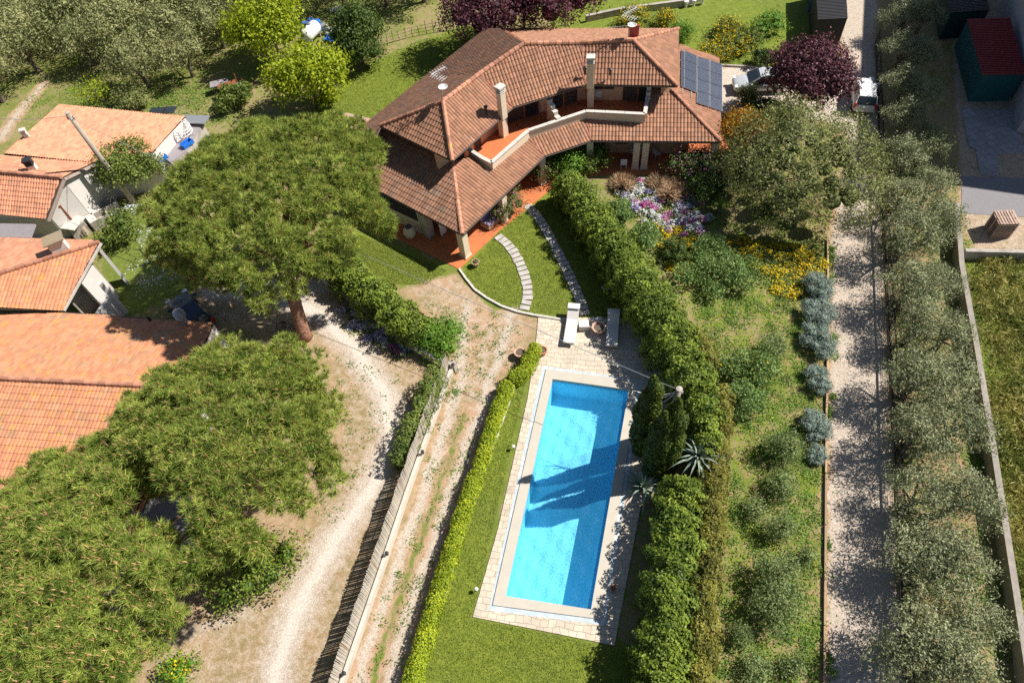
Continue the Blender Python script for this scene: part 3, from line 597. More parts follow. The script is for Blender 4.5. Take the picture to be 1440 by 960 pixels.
# south west face
upL=[W(636,228,4.55)]; T1=WP(636,228,plL)
T0=T1+ud*9.4+Vector((0,0,.0)); roof('roof',[L_[0],L0,T0,T1],villa,M['tile_villa_old'],eave=(L_[0],L0))
# front strips cut round the balcony
def cutp(x,y,i): return WP(x,y,lp[i])
a1,b1=cutp(688,243,0),cutp(744,197,0); p659=cutp(659,222,0); top1=cutp(636,228,0)
roof('roof',[L_[0],L_[1],b1,a1],villa,M['tile_villa']); roof('roof',[L_[0],a1,p659,top1],villa,M['tile_villa'],eave=(L_[0],L_[1]))
a2,b2=cutp(744,196,1),cutp(824,164,1); roof('roof',[L_[1],L_[2],b2,a2],villa,M['tile_villa'])
a3,b3=cutp(824,164,2),cutp(909,166,2); e3=cutp(941,124,2); fr=cutp(912,124,2); 
roof('roof',[L_[2],L_[3],e3,fr,b3,a3],villa,M['tile_villa'])
TB=W(957,63,4.2); TB=WP(955,63,plR); TR=WP(941,124,plR); roof('roof',[L_[3],B4,TB,TR],villa,M['tile_villa'])
ridge([L_[0],top1],villa,.15); ridge([L_[3],e3],villa,.13); gutter([L0,L_[0],L_[1],L_[2],L_[3],B4],villa,.08,M['gutter'])
for a,b in ((L_[1],a2),(L_[2],a3)):
    mb=MB(); mb.tube([a+Vector((0,0,.05)),b+Vector((0,0,.05))],.05,6); mb.build('valley_gutter',M['valley'],villa)
# walls: upper floor core set in from the eaves, lower floor set in behind the porch
eo=offs(E,1.0); eb=offs([E[1],E[2],E[3],E[4]],1.5)
mb=MB(); FZ=3.05
core_poly=[eo[0],eo[1]]+[eb[0].lerp(eo[1],.0)]+eb[1:3]+[eb[3],offs(E,.9)[4],eo[5],R4.lerp(K1,.2),R3.lerp(K1n,.2),R1.lerp(B0,.22)]
cp=[(p.x,p.y) for p in core_poly]
upper=MB(); 
for i in range(len(cp)):
    a,b=cp[i],cp[(i+1)%len(cp)]
    if (Vector(a)-Vector(b)).length>.05: upper.wall(a,b,.25,2.6,EV-.02)
upper.build('upper_wall',M['peach'],villa)
lo=offs([L0,L_[0],L_[1],L_[2],L_[3],B4],2.1); base=[(p.x,p.y) for p in lo]+[(TB.x-2,TB.y+1.2),(2.0,53.3),(-8.2,42.9)]
lw=MB()
for i in range(len(base)):
    a,b=base[i],base[(i+1)%len(base)]
    if (Vector(a)-Vector(b)).length>.05: lw.wall(a,b,.3,0,2.75)
lw.build('ground_wall',M['peach'],villa)
# balcony: floor, parapet with stone cap, dividers, pillars
PT=3.95
par=[W(659,209,PT),W(677,221,PT),W(691,228,PT),W(743,183,PT),W(824,156,PT),W(907,160,PT),W(912,126,PT)]
fl=MB(); bi=offs([E[1],E[2],E[3],E[4]],1.6); fpoly=[(p.x,p.y) for p in par[:6]]+[(par[6].x,par[6].y)]+[(bi[3].x-.6,bi[3].y+.2),(bi[2].x,bi[2].y),(bi[1].x,bi[1].y),(bi[0].x,bi[0].y)]
tris=tessellate_polygon([[Vector((x,y,0)) for x,y in fpoly]])
fl.mesh([(x,y,FZ) for x,y in fpoly]+[(x,y,FZ-.25) for x,y in fpoly],[tuple(t) for t in tris]+[tuple(q+len(fpoly) for q in t) for t in tris]+[(i,(i+1)%len(fpoly),len(fpoly)+(i+1)%len(fpoly),len(fpoly)+i) for i in range(len(fpoly))])
fl.build('balcony_floor',M['terracotta_floor'],villa)
pw=MB(); 
for a,b in zip(par,par[1:]): pw.wall(a,b,.16,2.75,PT-.07)
pw.build('parapet',M['cream'],villa)
pc=MB()
for a,b in zip(par,par[1:]):
    n=max(1,int((b-a).length/1.3)); d=(b-a)
    for i in range(n):
        s=a+d*(i/n); e=a+d*((i+.985)/n); pc.wall(s,e,.27,PT-.068,PT+.02+.004*(i%2))
pc.build('parapet_cap',M['stonecap'],villa)
# stepped divider walls between flats
def stepdiv(x0,y0,x1,y1):
    a=W(x0,y0,4.9); b=W(x1,y1,3.95); mb=MB(); mc=MB()
    for i in range(4):
        s=a.to_2d().lerp(b.to_2d(),i/4); e=a.to_2d().lerp(b.to_2d(),(i+1)/4); zt=4.85-.28*i; mb.wall(s,e,.22,FZ-.1,zt); mc.wall(s-(e-s)*.02,e+(e-s)*.02,.36,zt,zt+.06); mc.wall(e,e+(e-s)*.02,.3,zt-.26,zt+.02)
    mb.build('divider_wall',M['cream'],villa); mc.build('divider_cap',M['stonecap'],villa)
stepdiv(770,137,786,168); 
stepdiv(914,112,911,140)
for (x,y,w) in ((709,193,.48),(831,152,.48)):
    p=W(x,y,FZ); mb=MB(); mb.box((p.x,p.y+.25,(FZ+EV)/2),(w,.5,EV-FZ),R(40 if x<800 else -10)); mb.build('pillar',M['cream'],villa)
# chimneys
def chimney(x,y,zt,zb,w,rz,parent,m,cap,tall_cap=True,name='chimney'):
    p=W(x,y,zt); mb=MB(); mb.box((p.x,p.y,(zb+zt-.5)/2),(w,w*.9,zt-.5-zb),rz); c=mb.build(name,m,parent)
    mb=MB(); 
    for i in range(3): mb.box((p.x,p.y,zt-.45+i*.14),(w*1.12,w*1.02,.05),rz)
    mb.box((p.x,p.y,zt-.28),(w*.75,w*.7,.4),rz); mb.box((p.x,p.y,zt-.05),(w*1.25,w*1.15,.1),rz); mb.build('chimney_cap',cap,c); return c
chimney(703,121,7.7,5.2,.48,R(42),villa,M['cream'],M['stonecap']); chimney(831,79,7.7,5.3,.48,R(-12),villa,M['cream'],M['stonecap'])
def flue(x,y,z,parent,h=.5,r=.08):
    p=W(x,y,z); mb=MB(); mb.tube([(p.x,p.y,z-.1),(p.x,p.y,z+h)],r,8); mb.lathe((p.x,p.y,z+h),[(r*1.6,0),(r*1.9,.08),(.02,.16)],10); mb.build('flue',M['dark'],parent)
flue(684,160,5.95,villa); flue(858,104,6.0,villa,.3); flue(823,103,6.0,villa,.4)
# openings on the balcony: shutters, doors, dark rooms
def opening(edge,t0,t1,z0,z1,kind,out=.14):
    a,b=edge; d=(b-a).to_2d(); n=Vector((d.y,-d.x)).normalized(); s=a.to_2d()+d*t0+n*out; e=a.to_2d()+d*t1+n*out
    mb=MB(); mb.wall(s,e,.06,z0,z1)
    if kind=='shutter':
        k=7
        for i in range(k): mb.wall(s+n*.04,e+n*.04,.03,z0+.08+i*(z1-z0)/k,z0+.08+(i+.55)*(z1-z0)/k)
        return mb.build('shutter',M['shutter'],villa)
    if kind=='door': 
        o=mb.build('balcony_door',M['glass'],villa); f=MB()
        for q in (s,e): f.box((q.x,q.y,(z0+z1)/2),(.1,.1,z1-z0))
        f.wall(s,e,.1,z1,z1+.08); f.build('door_frame',M['wood'],o); return o
    if kind=='box': return mb.build('meter_cabinet',M['plastic_white'],villa)
w1=(eb[0],eb[1]); w2=(eb[1],eb[2]); w3=(eb[2],eb[3])
for w_,t0,t1,z0,z1,k in ((w1,.12,.24,FZ,5.15,'door'),(w1,.25,.35,FZ,5.1,'shutter'),(w1,.52,.62,FZ,5.1,'shutter'),(w1,.8,.93,FZ+.6,4.6,'box'),(w2,.06,.26,FZ,5.1,'shutter'),(w2,.27,.45,FZ,5.1,'door'),(w2,.62,.76,FZ,5.1,'door'),(w2,.77,.93,FZ,5.1,'shutter'),
    (w3,.08,.24,4.0,5.1,'door'),(w3,.25,.35,4.0,5.1,'shutter'),(w3,.12,.22,FZ+.25,3.85,'box'),(w3,.45,.60,FZ,5.15,'shutter'),(w3,.61,.78,FZ,5.15,'door')):
    opening(w_,t0,t1,z0,z1,k)
# ground floor: porch pillars, openings (doorways are solid panels painted with room shade)
def pillar(x,y,z,w=.5,rz=0,zt=2.66,m='cream'):
    p=W(x,y,z); mb=MB(); mb.box((p.x,p.y,zt/2),(w,w,zt),rz); mb.box((p.x,p.y,.08),(w+.1,w+.1,.16),rz); return mb.build('pillar',M[m],villa)
p=W(655,362,0); mb=MB(); mb.box((p.x,p.y+.2,1.33),(.5,.55,2.66),R(45)); mb.box((p.x,p.y+.2,.08),(.62,.66,.16),R(45)); mb.build('pillar',M['cream'],villa)
li=offs(L_,.35)
for q,rz in ((li[1],R(30)),(li[2],0),(li[0].lerp(li[1],.5),R(45)),(li[2].lerp(li[3],.37),R(-12)),(li[2].lerp(li[3],.44),R(-12)),(li[2].lerp(li[3],.97),R(-12))):
    mb=MB(); mb.box((q.x,q.y,1.32),(.46,.46,2.64),rz); mb.box((q.x,q.y,.08),(.56,.56,.16),rz); mb.build('pillar',M['cream'],villa)
def gopen(a,b,t0,t1,z0,z1,mm,name):
    d=(b-a).to_2d(); n=Vector((d.y,-d.x)).normalized(); s=a.to_2d()+d*t0+n*.18; e=a.to_2d()+d*t1+n*.18; mb=MB(); mb.wall(s,e,.05,z0,z1); return mb.build(name,mm,villa)
for (a,b,t0,t1,z0,z1,mm,nme) in ((lo[0],lo[1],.42,.52,0,2.1,M['room_shade'],'doorway'),(lo[0],lo[1],.56,.8,1.0,2.2,M['glass'],'window'),(lo[1],lo[2],.25,.5,0,2.2,M['glass'],'door'),(lo[2],lo[3],.3,.7,0,2.2,M['glass'],'door'),(lo[3],lo[4],.08,.2,0,2.1,M['glass'],'door'),(lo[3],lo[4],.3,.42,.9,2.1,M['glass'],'window'),(lo[4],lo[5],.35,.5,.9,2.1,M['glass'],'window')):
    gopen(a,b,t0,t1,z0,z1,mm,nme)
p=W(604,331,0); mb=MB(); mb.box((p.x,p.y,1.3),(.6,.55,2.6),R(45)); mb.build('pillar',M['concrete'],villa)
wa,wb=W(500,282,0),W(596,328,0); mb=MB(); mb.wall(wa,wb,.22,0,2.62); mb.build('terrace_wall',M['cream'],villa)
n_=Vector((-(wb-wa).y,(wb-wa).x,0)).normalized(); n_=-n_ if n_.y>0 else n_
mb=MB(); mb.wall(wa.lerp(wb,.42)+n_*.13,wa.lerp(wb,.98)+n_*.13,.05,1.25,2.45); mb.build('window',M['glass'],villa)
mb=MB(); mb.wall(wa.lerp(wb,.2)+n_*.13,wa.lerp(wb,.36)+n_*.13,.05,0,2.1); mb.build('doorway',M['room_shade'],villa)  # solid panel, interior shade painted on
# terrace floor round the villa
mb=MB(); tp=[W(486,300),W(646,379),W(702,325),W(752,285),W(790,255),W(850,246),W(1030,246),W(1032,215)]
tp=[(p.x,p.y) for p in tp]+[(17,47),(10,50),(-8,43)]
k=len(tp); tr=tessellate_polygon([[Vector((x,y,0)) for x,y in tp]]); mb.mesh([(x,y,.035) for x,y in tp]+[(x,y,-.05) for x,y in tp],[tuple(t) for t in tr]+[(i,(i+1)%k,k+(i+1)%k,k+i) for i in range(k)])
tag(mb.build('terrace',M['terracotta_floor']),kind='structure')
# solar array
sp=thing('solar_array','array of dark blue solar panels on the right-hand slope of the villa roof','solar panel',tuple(WP(1000,150,plR)))
sp.parent=None
nR=plR[1]; A=WP(862+0,0,plR)
def zp(x,y): return WP(740+x/4,20+y/4,plR)+nR*.16
cols=[((866,208),(884,222),(880,425),(866,415)),((886,216),(955,243),(951,450),(882,422)),((959,246),(1025,266),(1023,532),(953,508)),((1028,268),(1096,290),(1097,558),(1027,534))]
M['cell']=mat('solar_cells',(.045,.055,.085),.25,.05,2,tint=.1,spec=.6)
for c in cols:
    q=[zp(*k_) for k_ in c]; nr=4
    for i in range(nr):
        a=q[0].lerp(q[3],(i+.02)/nr); b=q[1].lerp(q[2],(i+.02)/nr); c2=q[1].lerp(q[2],(i+.98)/nr); d=q[0].lerp(q[3],(i+.98)/nr)
        mb=MB(); mb.mesh([a,b,c2,d,a-nR*.04,b-nR*.04,c2-nR*.04,d-nR*.04],[(0,1,2,3),(7,6,5,4),(0,4,5,1),(1,5,6,2),(2,6,7,3),(3,7,4,0)],1)
        for x in range(10):
            s,e=(x+.06)/10,(x+.94)/10; P4=[a.lerp(b,.02).lerp(d.lerp(c2,.02),s),a.lerp(b,.98).lerp(d.lerp(c2,.98),s),a.lerp(b,.98).lerp(d.lerp(c2,.98),e),a.lerp(b,.02).lerp(d.lerp(c2,.02),e)]
            mb.face([k_+nR*.004 for k_ in P4],0)
        mb.build('solar_panel',[M['cell'],M['steel']],sp)
mb=MB()
for c in ((876,),(925,),(985,),(1060,)):
    x=c[0]; a=zp(x,200+ (x-860)*.37); b=zp(x,440+(x-860)*.52); mb.tube([a-nR*.08,b-nR*.08],.035,6)
mb.build('mounting_rail',M['steel'],sp)
# aerial on the roof
def aerial(label,x,y,z,h,dish=True,s=1.0):
    p=W(x,y,z); t=thing('tv_aerial',label,'aerial',tuple(p)); mb=MB(); mb.tube([p-Vector((0,0,.2)),p+Vector((0,0,h))],.03,6); mb.build('mast',M['steel'],t)
    for k,(zz,rz) in enumerate(((h-.1,.6),(h-.55,2.4))):
        mb=MB(); c=p+Vector((0,0,zz)); d=Vector((math.cos(rz),math.sin(rz),0)); q=Vector((-d.y,d.x,0)); mb.tube([c-d*.5*s,c+d*.6*s],.018,5)
        for i in range(6): e=c+d*(-.45+.2*i)*s; mb.tube([e-q*.3*s,e+q*.3*s],.012,4)
        mb.build('antenna',M['plastic_white'],t)
    if dish:
        mb=MB(); mb.lathe(p+Vector((.15,-.1,h*.45)),[(.02,-.08),(.2,-.05),(.32,.05),(.3,.06),(.18,-.03),(.02,-.05)],14); o=mb.build('dish',M['plastic_white'],t); 
aerial('tall TV aerial with a small round dish on the left end of the villa ridge',623,141,7.1,2.3); aerial('white comb-shaped TV aerial beside the red chimney plate on the right of the villa ridge',884,52,7.3,2.0)
mb=MB(); p=W(891,45,7.5); mb.box((p.x,p.y,7.45),(.75,.12,1.1),R(-12)); mb.tube([(p.x+.1,p.y-.1,6.6),(p.x+.1,p.y-.1,7.2)],.12,8); mb.build('chimney_plate',mat('red_plate',(.42,.09,.07),.5),villa)

# ---------------------------------------------------------------- houses on the left
def gable(parent,a,b,apex_z,base_z,m,ap=.5,th=.25):
    mb=MB(); a=Vector((a.x,a.y,0)); b=Vector((b.x,b.y,0)); c=a.lerp(b,ap); d=(b-a).to_2d().normalized(); n=Vector((-d.y,d.x,0))*th/2
    V=[a-n,b-n,b-n+Vector((0,0,base_z)),c-n+Vector((0,0,apex_z)),a-n+Vector((0,0,base_z))]; V+=[v+2*n for v in V]
    mb.mesh(V,[(0,1,2,3,4),(9,8,7,6,5)]+[(i,(i+1)%5,5+(i+1)%5,5+i) for i in range(5)]); return mb.build('gable_wall',m,parent)
fa=thing('farmhouse','white farmhouse with a broad salmon tiled roof and a gable facing the yard','house',tuple(W(60,240,0)))
z1,z2,z3=2.6,4.3,3.4
rb=[W(-160,286,z1),W(65,308,z1),W(86,250,z2),W(-160,228,z2)]
roof('roof',rb,fa,M['tile_orange'],tu=.23,tv=.36); vA=W(130,229,z3); 
roof('roof',[W(-160,205,z3),vA,W(86,250,z2),W(-160,228,z2)],fa,M['tile_orange'],tu=.24,amp=.02,step=.008)
plA=plane3(vA,W(5,216,z3),W(261,164,2.9)); AA=[WP(5,216,plA),vA+Vector((0,0,.0)),WP(214,214,plA),WP(261,164,plA),WP(83,147,plA)]
roof('roof',AA,fa,M['tile_orange'],tu=.24,tv=.38,eave=(WP(5,216,plA),WP(130,229,plA)),step=.012)
ridge([W(-160,228,z2),W(86,250,z2)],fa,.15)
A_=W(63,305,z1); B_=W(130,229,z3)
gw=MB(); g1=W(66,300,2.5); g2=W(86,252,4.15); g3=W(131,231,3.3); g4=WP(212,214,plA)
def vwall(mb,pts,th=.2):   # vertical wall under a list of top points
    for a,b in zip(pts,pts[1:]): mb.wall(a,b,th,0,(a.z-.06,b.z-.06))
vwall(gw,[W(-150,300,2.5),g1,g2,g3,g4,WP(259,166,plA),WP(85,149,plA)]); gw.build('wall',M['white'],fa)
mb=MB(); 
for a,b in ((W(66,309,z1),W(88,251,z2)),(W(88,251,z2),W(132,230,z3))): mb.tube([a+Vector((.08,-.05,-.1)),b+Vector((.08,-.05,-.1))],.12,6)
mb.build('barge_board',mat('grey_fascia',(.32,.25,.21),.8),fa)
p=W(100,292,1.5); mb=MB(); mb.box(W(101,289,1.7),(.9,.12,1.0),R(38)); mb.build('window_shutter',mat('mauve_shutter',(.33,.22,.2),.7),fa)
p=W(100,265,2.2); mb=MB(); mb.box(W(112,262,1.9),(.35,.3,3.4),R(38)); mb.build('downpipe_casing',M['greyroof'],fa)
c=chimney(36,224,4.9,3.3,.5,R(15),fa,M['white'],M['dark'])
c=chimney(30,182,4.0,2.6,.35,R(15),fa,M['stonecap'],M['stonecap'])
annex=thing('shed','low grey roofed lean-to with glass panes between the salmon roof and the big pine','shed',tuple(W(240,200,0)))
mb=MB(); q=[W(262,166,2.3),W(284,172,2.2),W(262,212,2.1),W(240,228,2.1),W(214,212,2.2)]; mb.prism([(p.x,p.y) for p in q],2.0,2.08,t=.5); mb.build('roof',M['greyroof'],annex)
mb=MB()
for a,b in zip(q,q[1:]+q[:1]): mb.wall(a,b,.12,0,2.0)
mb.build('wall',M['concrete'],annex)
mb=MB(); mb.box(W(274,168,2.35),(2.2,1.0,.06),R(-15)); mb.build('corrugated_sheet',M['steel'],annex)
for (x,y,lab) in ((264,204,'upper bright blue crate on the grey lean-to roof'),(227,225,'lower bright blue crate at the edge of the grey lean-to roof')):
    p=W(x,y,2.1); mb=MB(); mb.box((p.x,p.y,2.11),(.95,.5,.05),R(50)); 
    for sx,sy,w,d in ((0,.24,.95,.05),(0,-.24,.95,.05),(.45,0,.05,.48),(-.45,0,.05,.48)):
        o_=Matrix.Rotation(R(50),3,'Z')@Vector((sx,sy,.15)); mb.box(Vector((p.x,p.y,2.11))+o_,(w,d,.28),R(50))
    tag(mb.build('crate',M['blue']),lab,'crate')
mb=MB(); p=W(258,188,2.3)
for k in range(3): 
    pts=[p+Vector((.75*math.cos(a_),.75*math.sin(a_),.15+k*.25)) for a_ in np.linspace(0,2*PI,18)]; mb.tube(pts,.035,5)
for a_ in range(4): mb.tube([p+Vector((.75*math.cos(a_*1.57),.75*math.sin(a_*1.57),-.2)),p+Vector((.75*math.cos(a_*1.57),.75*math.sin(a_*1.57),.7))],.03,5)
tag(mb.build('drying_stand',M['plastic_white']),'white round wire stand on the grey lean-to roof','stand')
mb=MB(); q=W(221,156,.7); mb.box(q,(1.3,.9,.06),R(-8)); 
for a_,b_ in ((-.9,-.6),(.9,-.6),(.9,.6),(-.9,.6)): mb.box((q.x+a_*.6,q.y+b_*.6,.34),(.06,.06,.68))
mb.box((q.x+1.1,q.y-.1,.7),(1.0,.9,.06),R(-8)); tag(mb.build('panel_table',M['glass']),'dark glass panels on low legs just behind the salmon roof','table')

fb=thing('cottage','small cottage with tall white chimney and worn lichen roof','house',tuple(W(60,400,0)))
zr,ze=4.2,3.1
Rg=W(139,341,zr); Rl=W(-150,432,zr); plc=plane3(Rg,Rl,W(88,437,ze)); ec=(WP(-150,424,plc),W(88,437,ze)); roof('roof',[ec[0],ec[1],Rg,Rl],fb,M['tile_lichen'],eave=ec,amp=.03,step=.012)
plc2=plane3(Rg,Rl,W(0,333,3.4)); roof('roof',[WP(-150,330,plc2),WP(128,337,plc2),Rg,Rl],fb,M['tile_orange'],tu=.3,amp=.008,step=.004); ridge([Rl,Rg],fb,.15,seglen=.55)
gw=MB(); a=W(136,352,3.9); b=W(92,437,3.05); vwall(gw,[W(131,340,3.8),W(137,347,3.9)]); gw.build('wall',M['white'],fb)
gw=MB(); vwall(gw,[W(80,405,3.2),W(120,360,3.6)],.2); gw.build('inner_wall',M['concrete'],fb)
# end wall with porch opening
e1=W(124,372,3.4); e2=W(100,437,3.0); bw=MB(); u1=W(176,440,0.1); 
def flatwall(top,bot,m,name,parent,th=.25):
    mb=MB(); vwall(mb,top); return mb.build(name,m,parent)
wa=W(128,362,3.5); wb=W(104,404,3.2); 
mb=MB(); mb.wall(W(128,372,3.3),W(113,398,3.1),.22,0,3.25); mb.wall(W(171,438,.3),W(150,468,.3),.22,0,1.9); mb.build('end_wall',M['white'],fb)
mb=MB(); 
for x,y in ((178,440),): p=W(x,y,0); mb.box((p.x,p.y,1.6),(.28,.28,3.2),R(30))
mb.build('porch_post',M['white'],fb)
mb=MB(); mb.tube([Rg+Vector((.1,0,-.1)),W(90,437,ze-.08)],.1,6); mb.build('barge_board',M['concrete'],fb)
c=W(75,338,5.0); mb=MB(); mb.box((c.x,c.y,4.0),(.95,.7,2.0),R(25)); ch=mb.build('chimney',M['white'],fb); mb=MB(); mb.box((c.x,c.y,5.12),(1.25,1.0,.1),R(25)); 
for a_ in (-.35,.35): mb.box((c.x+a_*.9,c.y+a_*.4,5.03),(.12,.5,.12),R(25))
mb.build('chimney_cap',mat('lichen_slab',(.28,.22,.15),.9,.2,6,col2=(.5,.3,.05),c2scale=3,c2lo=.6,c2hi=.66),ch)
fc=thing('long_house','long low house with an orange lichen-spotted roof running under the lower pines','house',tuple(W(120,520,0)))
z4,z5,z6=3.0,4.1,2.9
t0,t1=W(-160,430,z4),W(300,454,z4); r0_,r1_=W(-160,524,z5),W(260,545,z5); s0,s1=W(-160,690,z6),W(200,720,z6)
roof('roof',[t0,W(15,441,z4),W(85,439,z4),t1,r1_,r0_],fc,M['tile_lichen'],tu=.22,amp=.006,step=.004,eave=(t0,t1)); roof('roof',[s0,s1,r1_,r0_],fc,M['tile_lichen'],tu=.23,tv=.42,amp=.025,step=.03)
ridge([r0_,r1_],fc,.15); gutter([t1,W(85,439,z4)],fc,.06)
gw=MB(); vwall(gw,[W(88,441,2.9),W(298,456,2.9),W(262,545,4.0),W(203,716,2.8),W(-150,690,2.8)]); gw.build('wall',M['white'],fc)
mb=MB(); p=W(262,455,3.0); mb.tube([(p.x,p.y,2.9),(p.x,p.y,3.75)],.2,10); mb.lathe((p.x,p.y,3.7),[(.22,0),(.34,.05),(.22,.12),(.34,.2),(.22,.27),(.34,.35),(.22,.42),(.3,.5),(.05,.62)],12); mb.build('flue',M['steel'],fc)
mb=MB(); p=W(212,451,3.0); mb.tube([(p.x,p.y,2.9),(p.x,p.y,3.35)],.09,8); mb.build('vent_pipe',M['dark'],fc)
mb=MB(); p=W(172,446,3.0); mb.tube([(p.x,p.y,2.9),(p.x-.2,p.y+.3,4.0)],.03,6); mb.build('pole',M['steel'],fc)
gs=thing('flat_roofed_shed','flat grey roofed shed glimpsed between the two lower pines','shed',tuple(W(220,720,0)))
q=[W(160,672,2.4),W(262,668,2.4),W(300,735,2.4),W(215,790,2.4),W(130,740,2.4)]; mb=MB(); mb.prism([(p.x,p.y) for p in q],2.4,2.5,t=.5); mb.build('roof',M['greyroof'],gs); mb=MB()
for a,b in zip(q,q[1:]+q[:1]): mb.wall(a,b,.15,0,2.4)
mb.build('wall',M['concrete'],gs)

# ---------------------------------------------------------------- far right: pale building, sheds
bd=thing('warehouse','tall pale rendered building at the top right corner, its wall in shade','building',tuple(W(1436,100,0)))
b0=W(1426,168,0); b1=W(1398,-30,0); ddir=(b1-b0).normalized(); b2=b0-ddir*1.5; 
b3=b1+ddir*8; nrm=Vector((ddir.y,-ddir.x,0)); 
mb=MB(); q=[b2,b2+nrm*14,b3+nrm*14,b3]; mb.prism([(p.x,p.y) for p in q],0,13.5); mb.build('wall',mat('pale_render',(.42,.39,.40),.9,.08,1.2),bd); mb=MB(); mb.prism([(p.x,p.y) for p in (q[0]-nrm*.1,q[1]+nrm*.1,q[2]+nrm*.1,q[3]-nrm*.1)],13.5,13.7); mb.build('parapet',M['concrete'],bd)
def shed(label,pts,zt,roofm,wallm):
    c=sum(pts,Vector())/len(pts); t=thing('metal_shed',label,'shed',(c.x,c.y,0)); mb=MB(); q=[(p.x,p.y) for p in pts]; qi=[(c.x+(x-c.x)*.96,c.y+(y-c.y)*.97) for x,y in q]
    d=Vector(q[1])-Vector(q[0]); n=int(d.length/.12)
    for i in range(4):
        a,b=Vector(qi[i]),Vector(qi[(i+1)%4]); k=max(1,int((b-a).length/.5)); mb.wall(a,b,.05,0,zt-.06)
        for j in range(k): s=a.lerp(b,j/k); mb.box((s.x,s.y,zt/2-.04),(.07,.07,zt-.1),math.atan2((b-a).y,(b-a).x))
    mb.build('wall',wallm,t); mb=MB(); A,B,C,D=[Vector((x,y,0)) for x,y in q]; n=int((D-A).length/.22)
    for i in range(n):
        f0,f1=i/n,(i+.5)/n; s,e=A.lerp(D,f0),B.lerp(C,f0); s2,e2=A.lerp(D,f1),B.lerp(C,f1); s3,e3_=A.lerp(D,(i+1)/n),B.lerp(C,(i+1)/n); z=zt
        mb.prism([(p.x,p.y) for p in (s,e,e2,s2)],z-.05,z+.04,t=.5); mb.prism([(p.x,p.y) for p in (s2,e2,e3_,s3)],z-.05,z,t=.5)
    mb.build('roof',roofm,t); return t
shed('dark green metal shed with a ribbed maroon roof against the pale building',[W(1382,105,2.4),W(1442,104,2.4),W(1420,25,2.4),W(1360,27,2.4)],2.4,mat('maroon_sheet',(.25,.03,.035),.5),mat('teal_sheet',(.015,.10,.11),.5,.1,3))
shed('dark green shed at the top edge, behind the maroon roofed one',[W(1338,18,2.4),W(1392,14,2.4),W(1375,-45,2.4),W(1325,-40,2.4)],2.4,mat('dark_sheet',(.05,.05,.055),.5),mat('green_sheet',(.01,.05,.055),.5))
shed('black shed beyond the lawn at the top of the gravel road',[W(1150,28,2.3),W(1192,26,2.3),W(1188,-40,2.3),W(1146,-38,2.3)],2.3,mat('black_sheet',(.03,.03,.035),.6),mat('black_sheet_wall',(.03,.028,.03),.7))
# ---------------------------------------------------------------- pool and its deck
pin=[W(777,534),W(884,549),W(831,857),W(711,838)]      # inner rim
pout=[W(768,520),W(897,537),W(847,871),W(693,851)]
pgut=[W(763,515),W(904,535),W(851,879),W(687,858)]
def ringmesh(outer,inner,z,zb,name,m,parent,mm=0):
    vs=[Vector((p.x,p.y,0)) for p in outer]; vi=[Vector((p.x,p.y,0)) for p in inner]; tr=tessellate_polygon([vs,vi]); A=vs+vi; n=len(A); mb=MB()
    mb.mesh([(p.x,p.y,z) for p in A]+[(p.x,p.y,zb) for p in A],[tuple(t) for t in tr]+[(i,(i+1)%len(vs),n+(i+1)%len(vs),n+i) for i in range(len(vs))]+[(len(vs)+(i+1)%len(vi),len(vs)+i,n+len(vs)+i,n+len(vs)+(i+1)%len(vi)) for i in range(len(vi))])
    return mb.build(name,m,parent)
def pavemat(name,c1,c2,bw=.5,bh=.28,mortar=(.28,.24,.2),rot=.25,sz=1.0,off=.5):
    m=mat(name,c1,.9,.12,1.6); nt=m.node_tree; L=nt.links; p=nt.nodes['Principled BSDF']; g=S(nt,'ShaderNodeNewGeometry'); mp_=S(nt,'ShaderNodeMapping'); mp_.inputs['Rotation'].default_value=(0,0,rot); L.new(g.outputs['Position'],mp_.inputs[0])
    b=S(nt,'ShaderNodeTexBrick'); b.offset=off; b.inputs['Scale'].default_value=sz; b.inputs['Brick Width'].default_value=bw; b.inputs['Row Height'].default_value=bh; b.inputs['Mortar Size'].default_value=.016; b.inputs['Bias'].default_value=0; b.inputs['Mortar Smooth'].default_value=.6
    b.inputs['Color1'].default_value=(*c1,1); b.inputs['Color2'].default_value=(*c2,1); b.inputs['Mortar'].default_value=(*mortar,1)
    ns=S(nt,'ShaderNodeTexNoise'); ns.inputs['Scale'].default_value=1.3; ad=S(nt,'ShaderNodeVectorMath',operation='MULTIPLY_ADD'); L.new(mp_.outputs[0],ns.inputs['Vector']); L.new(ns.outputs['Color'],ad.inputs[0]); ad.inputs[1].default_value=(.45,.45,0); L.new(mp_.outputs[0],ad.inputs[2]); L.new(ad.outputs[0],b.inputs['Vector'])
    hs=p.inputs['Base Color'].links[0].from_node; 
    n2=S(nt,'ShaderNodeTexNoise'); n2.inputs['Scale'].default_value=.9; n2.inputs['Detail'].default_value=8; L.new(g.outputs['Position'],n2.inputs['Vector']); mr=S(nt,'ShaderNodeMapRange'); mr.inputs[1].default_value=.48; mr.inputs[2].default_value=.7; mr.inputs[4].default_value=.55; L.new(n2.outputs[0],mr.inputs[0])
    mx=S(nt,'ShaderNodeMix',data_type='RGBA'); L.new(mr.outputs[0],mx.inputs[0]); L.new(b.outputs[0],mx.inputs[6]); mx.inputs[7].default_value=(c2[0]*.78,c2[1]*.76,c2[2]*.74,1); L.new(mx.outputs[2],hs.inputs['Color'])
    bu=S(nt,'ShaderNodeBump'); bu.inputs['Distance'].default_value=.012; bu.invert=True; L.new(b.outputs['Fac'],bu.inputs['Height']); L.new(bu.outputs[0],p.inputs['Normal']); return m
M['paving']=pavemat('deck_stone',(.60,.52,.41),(.50,.43,.34),.42,.33,mortar=(.36,.30,.25))
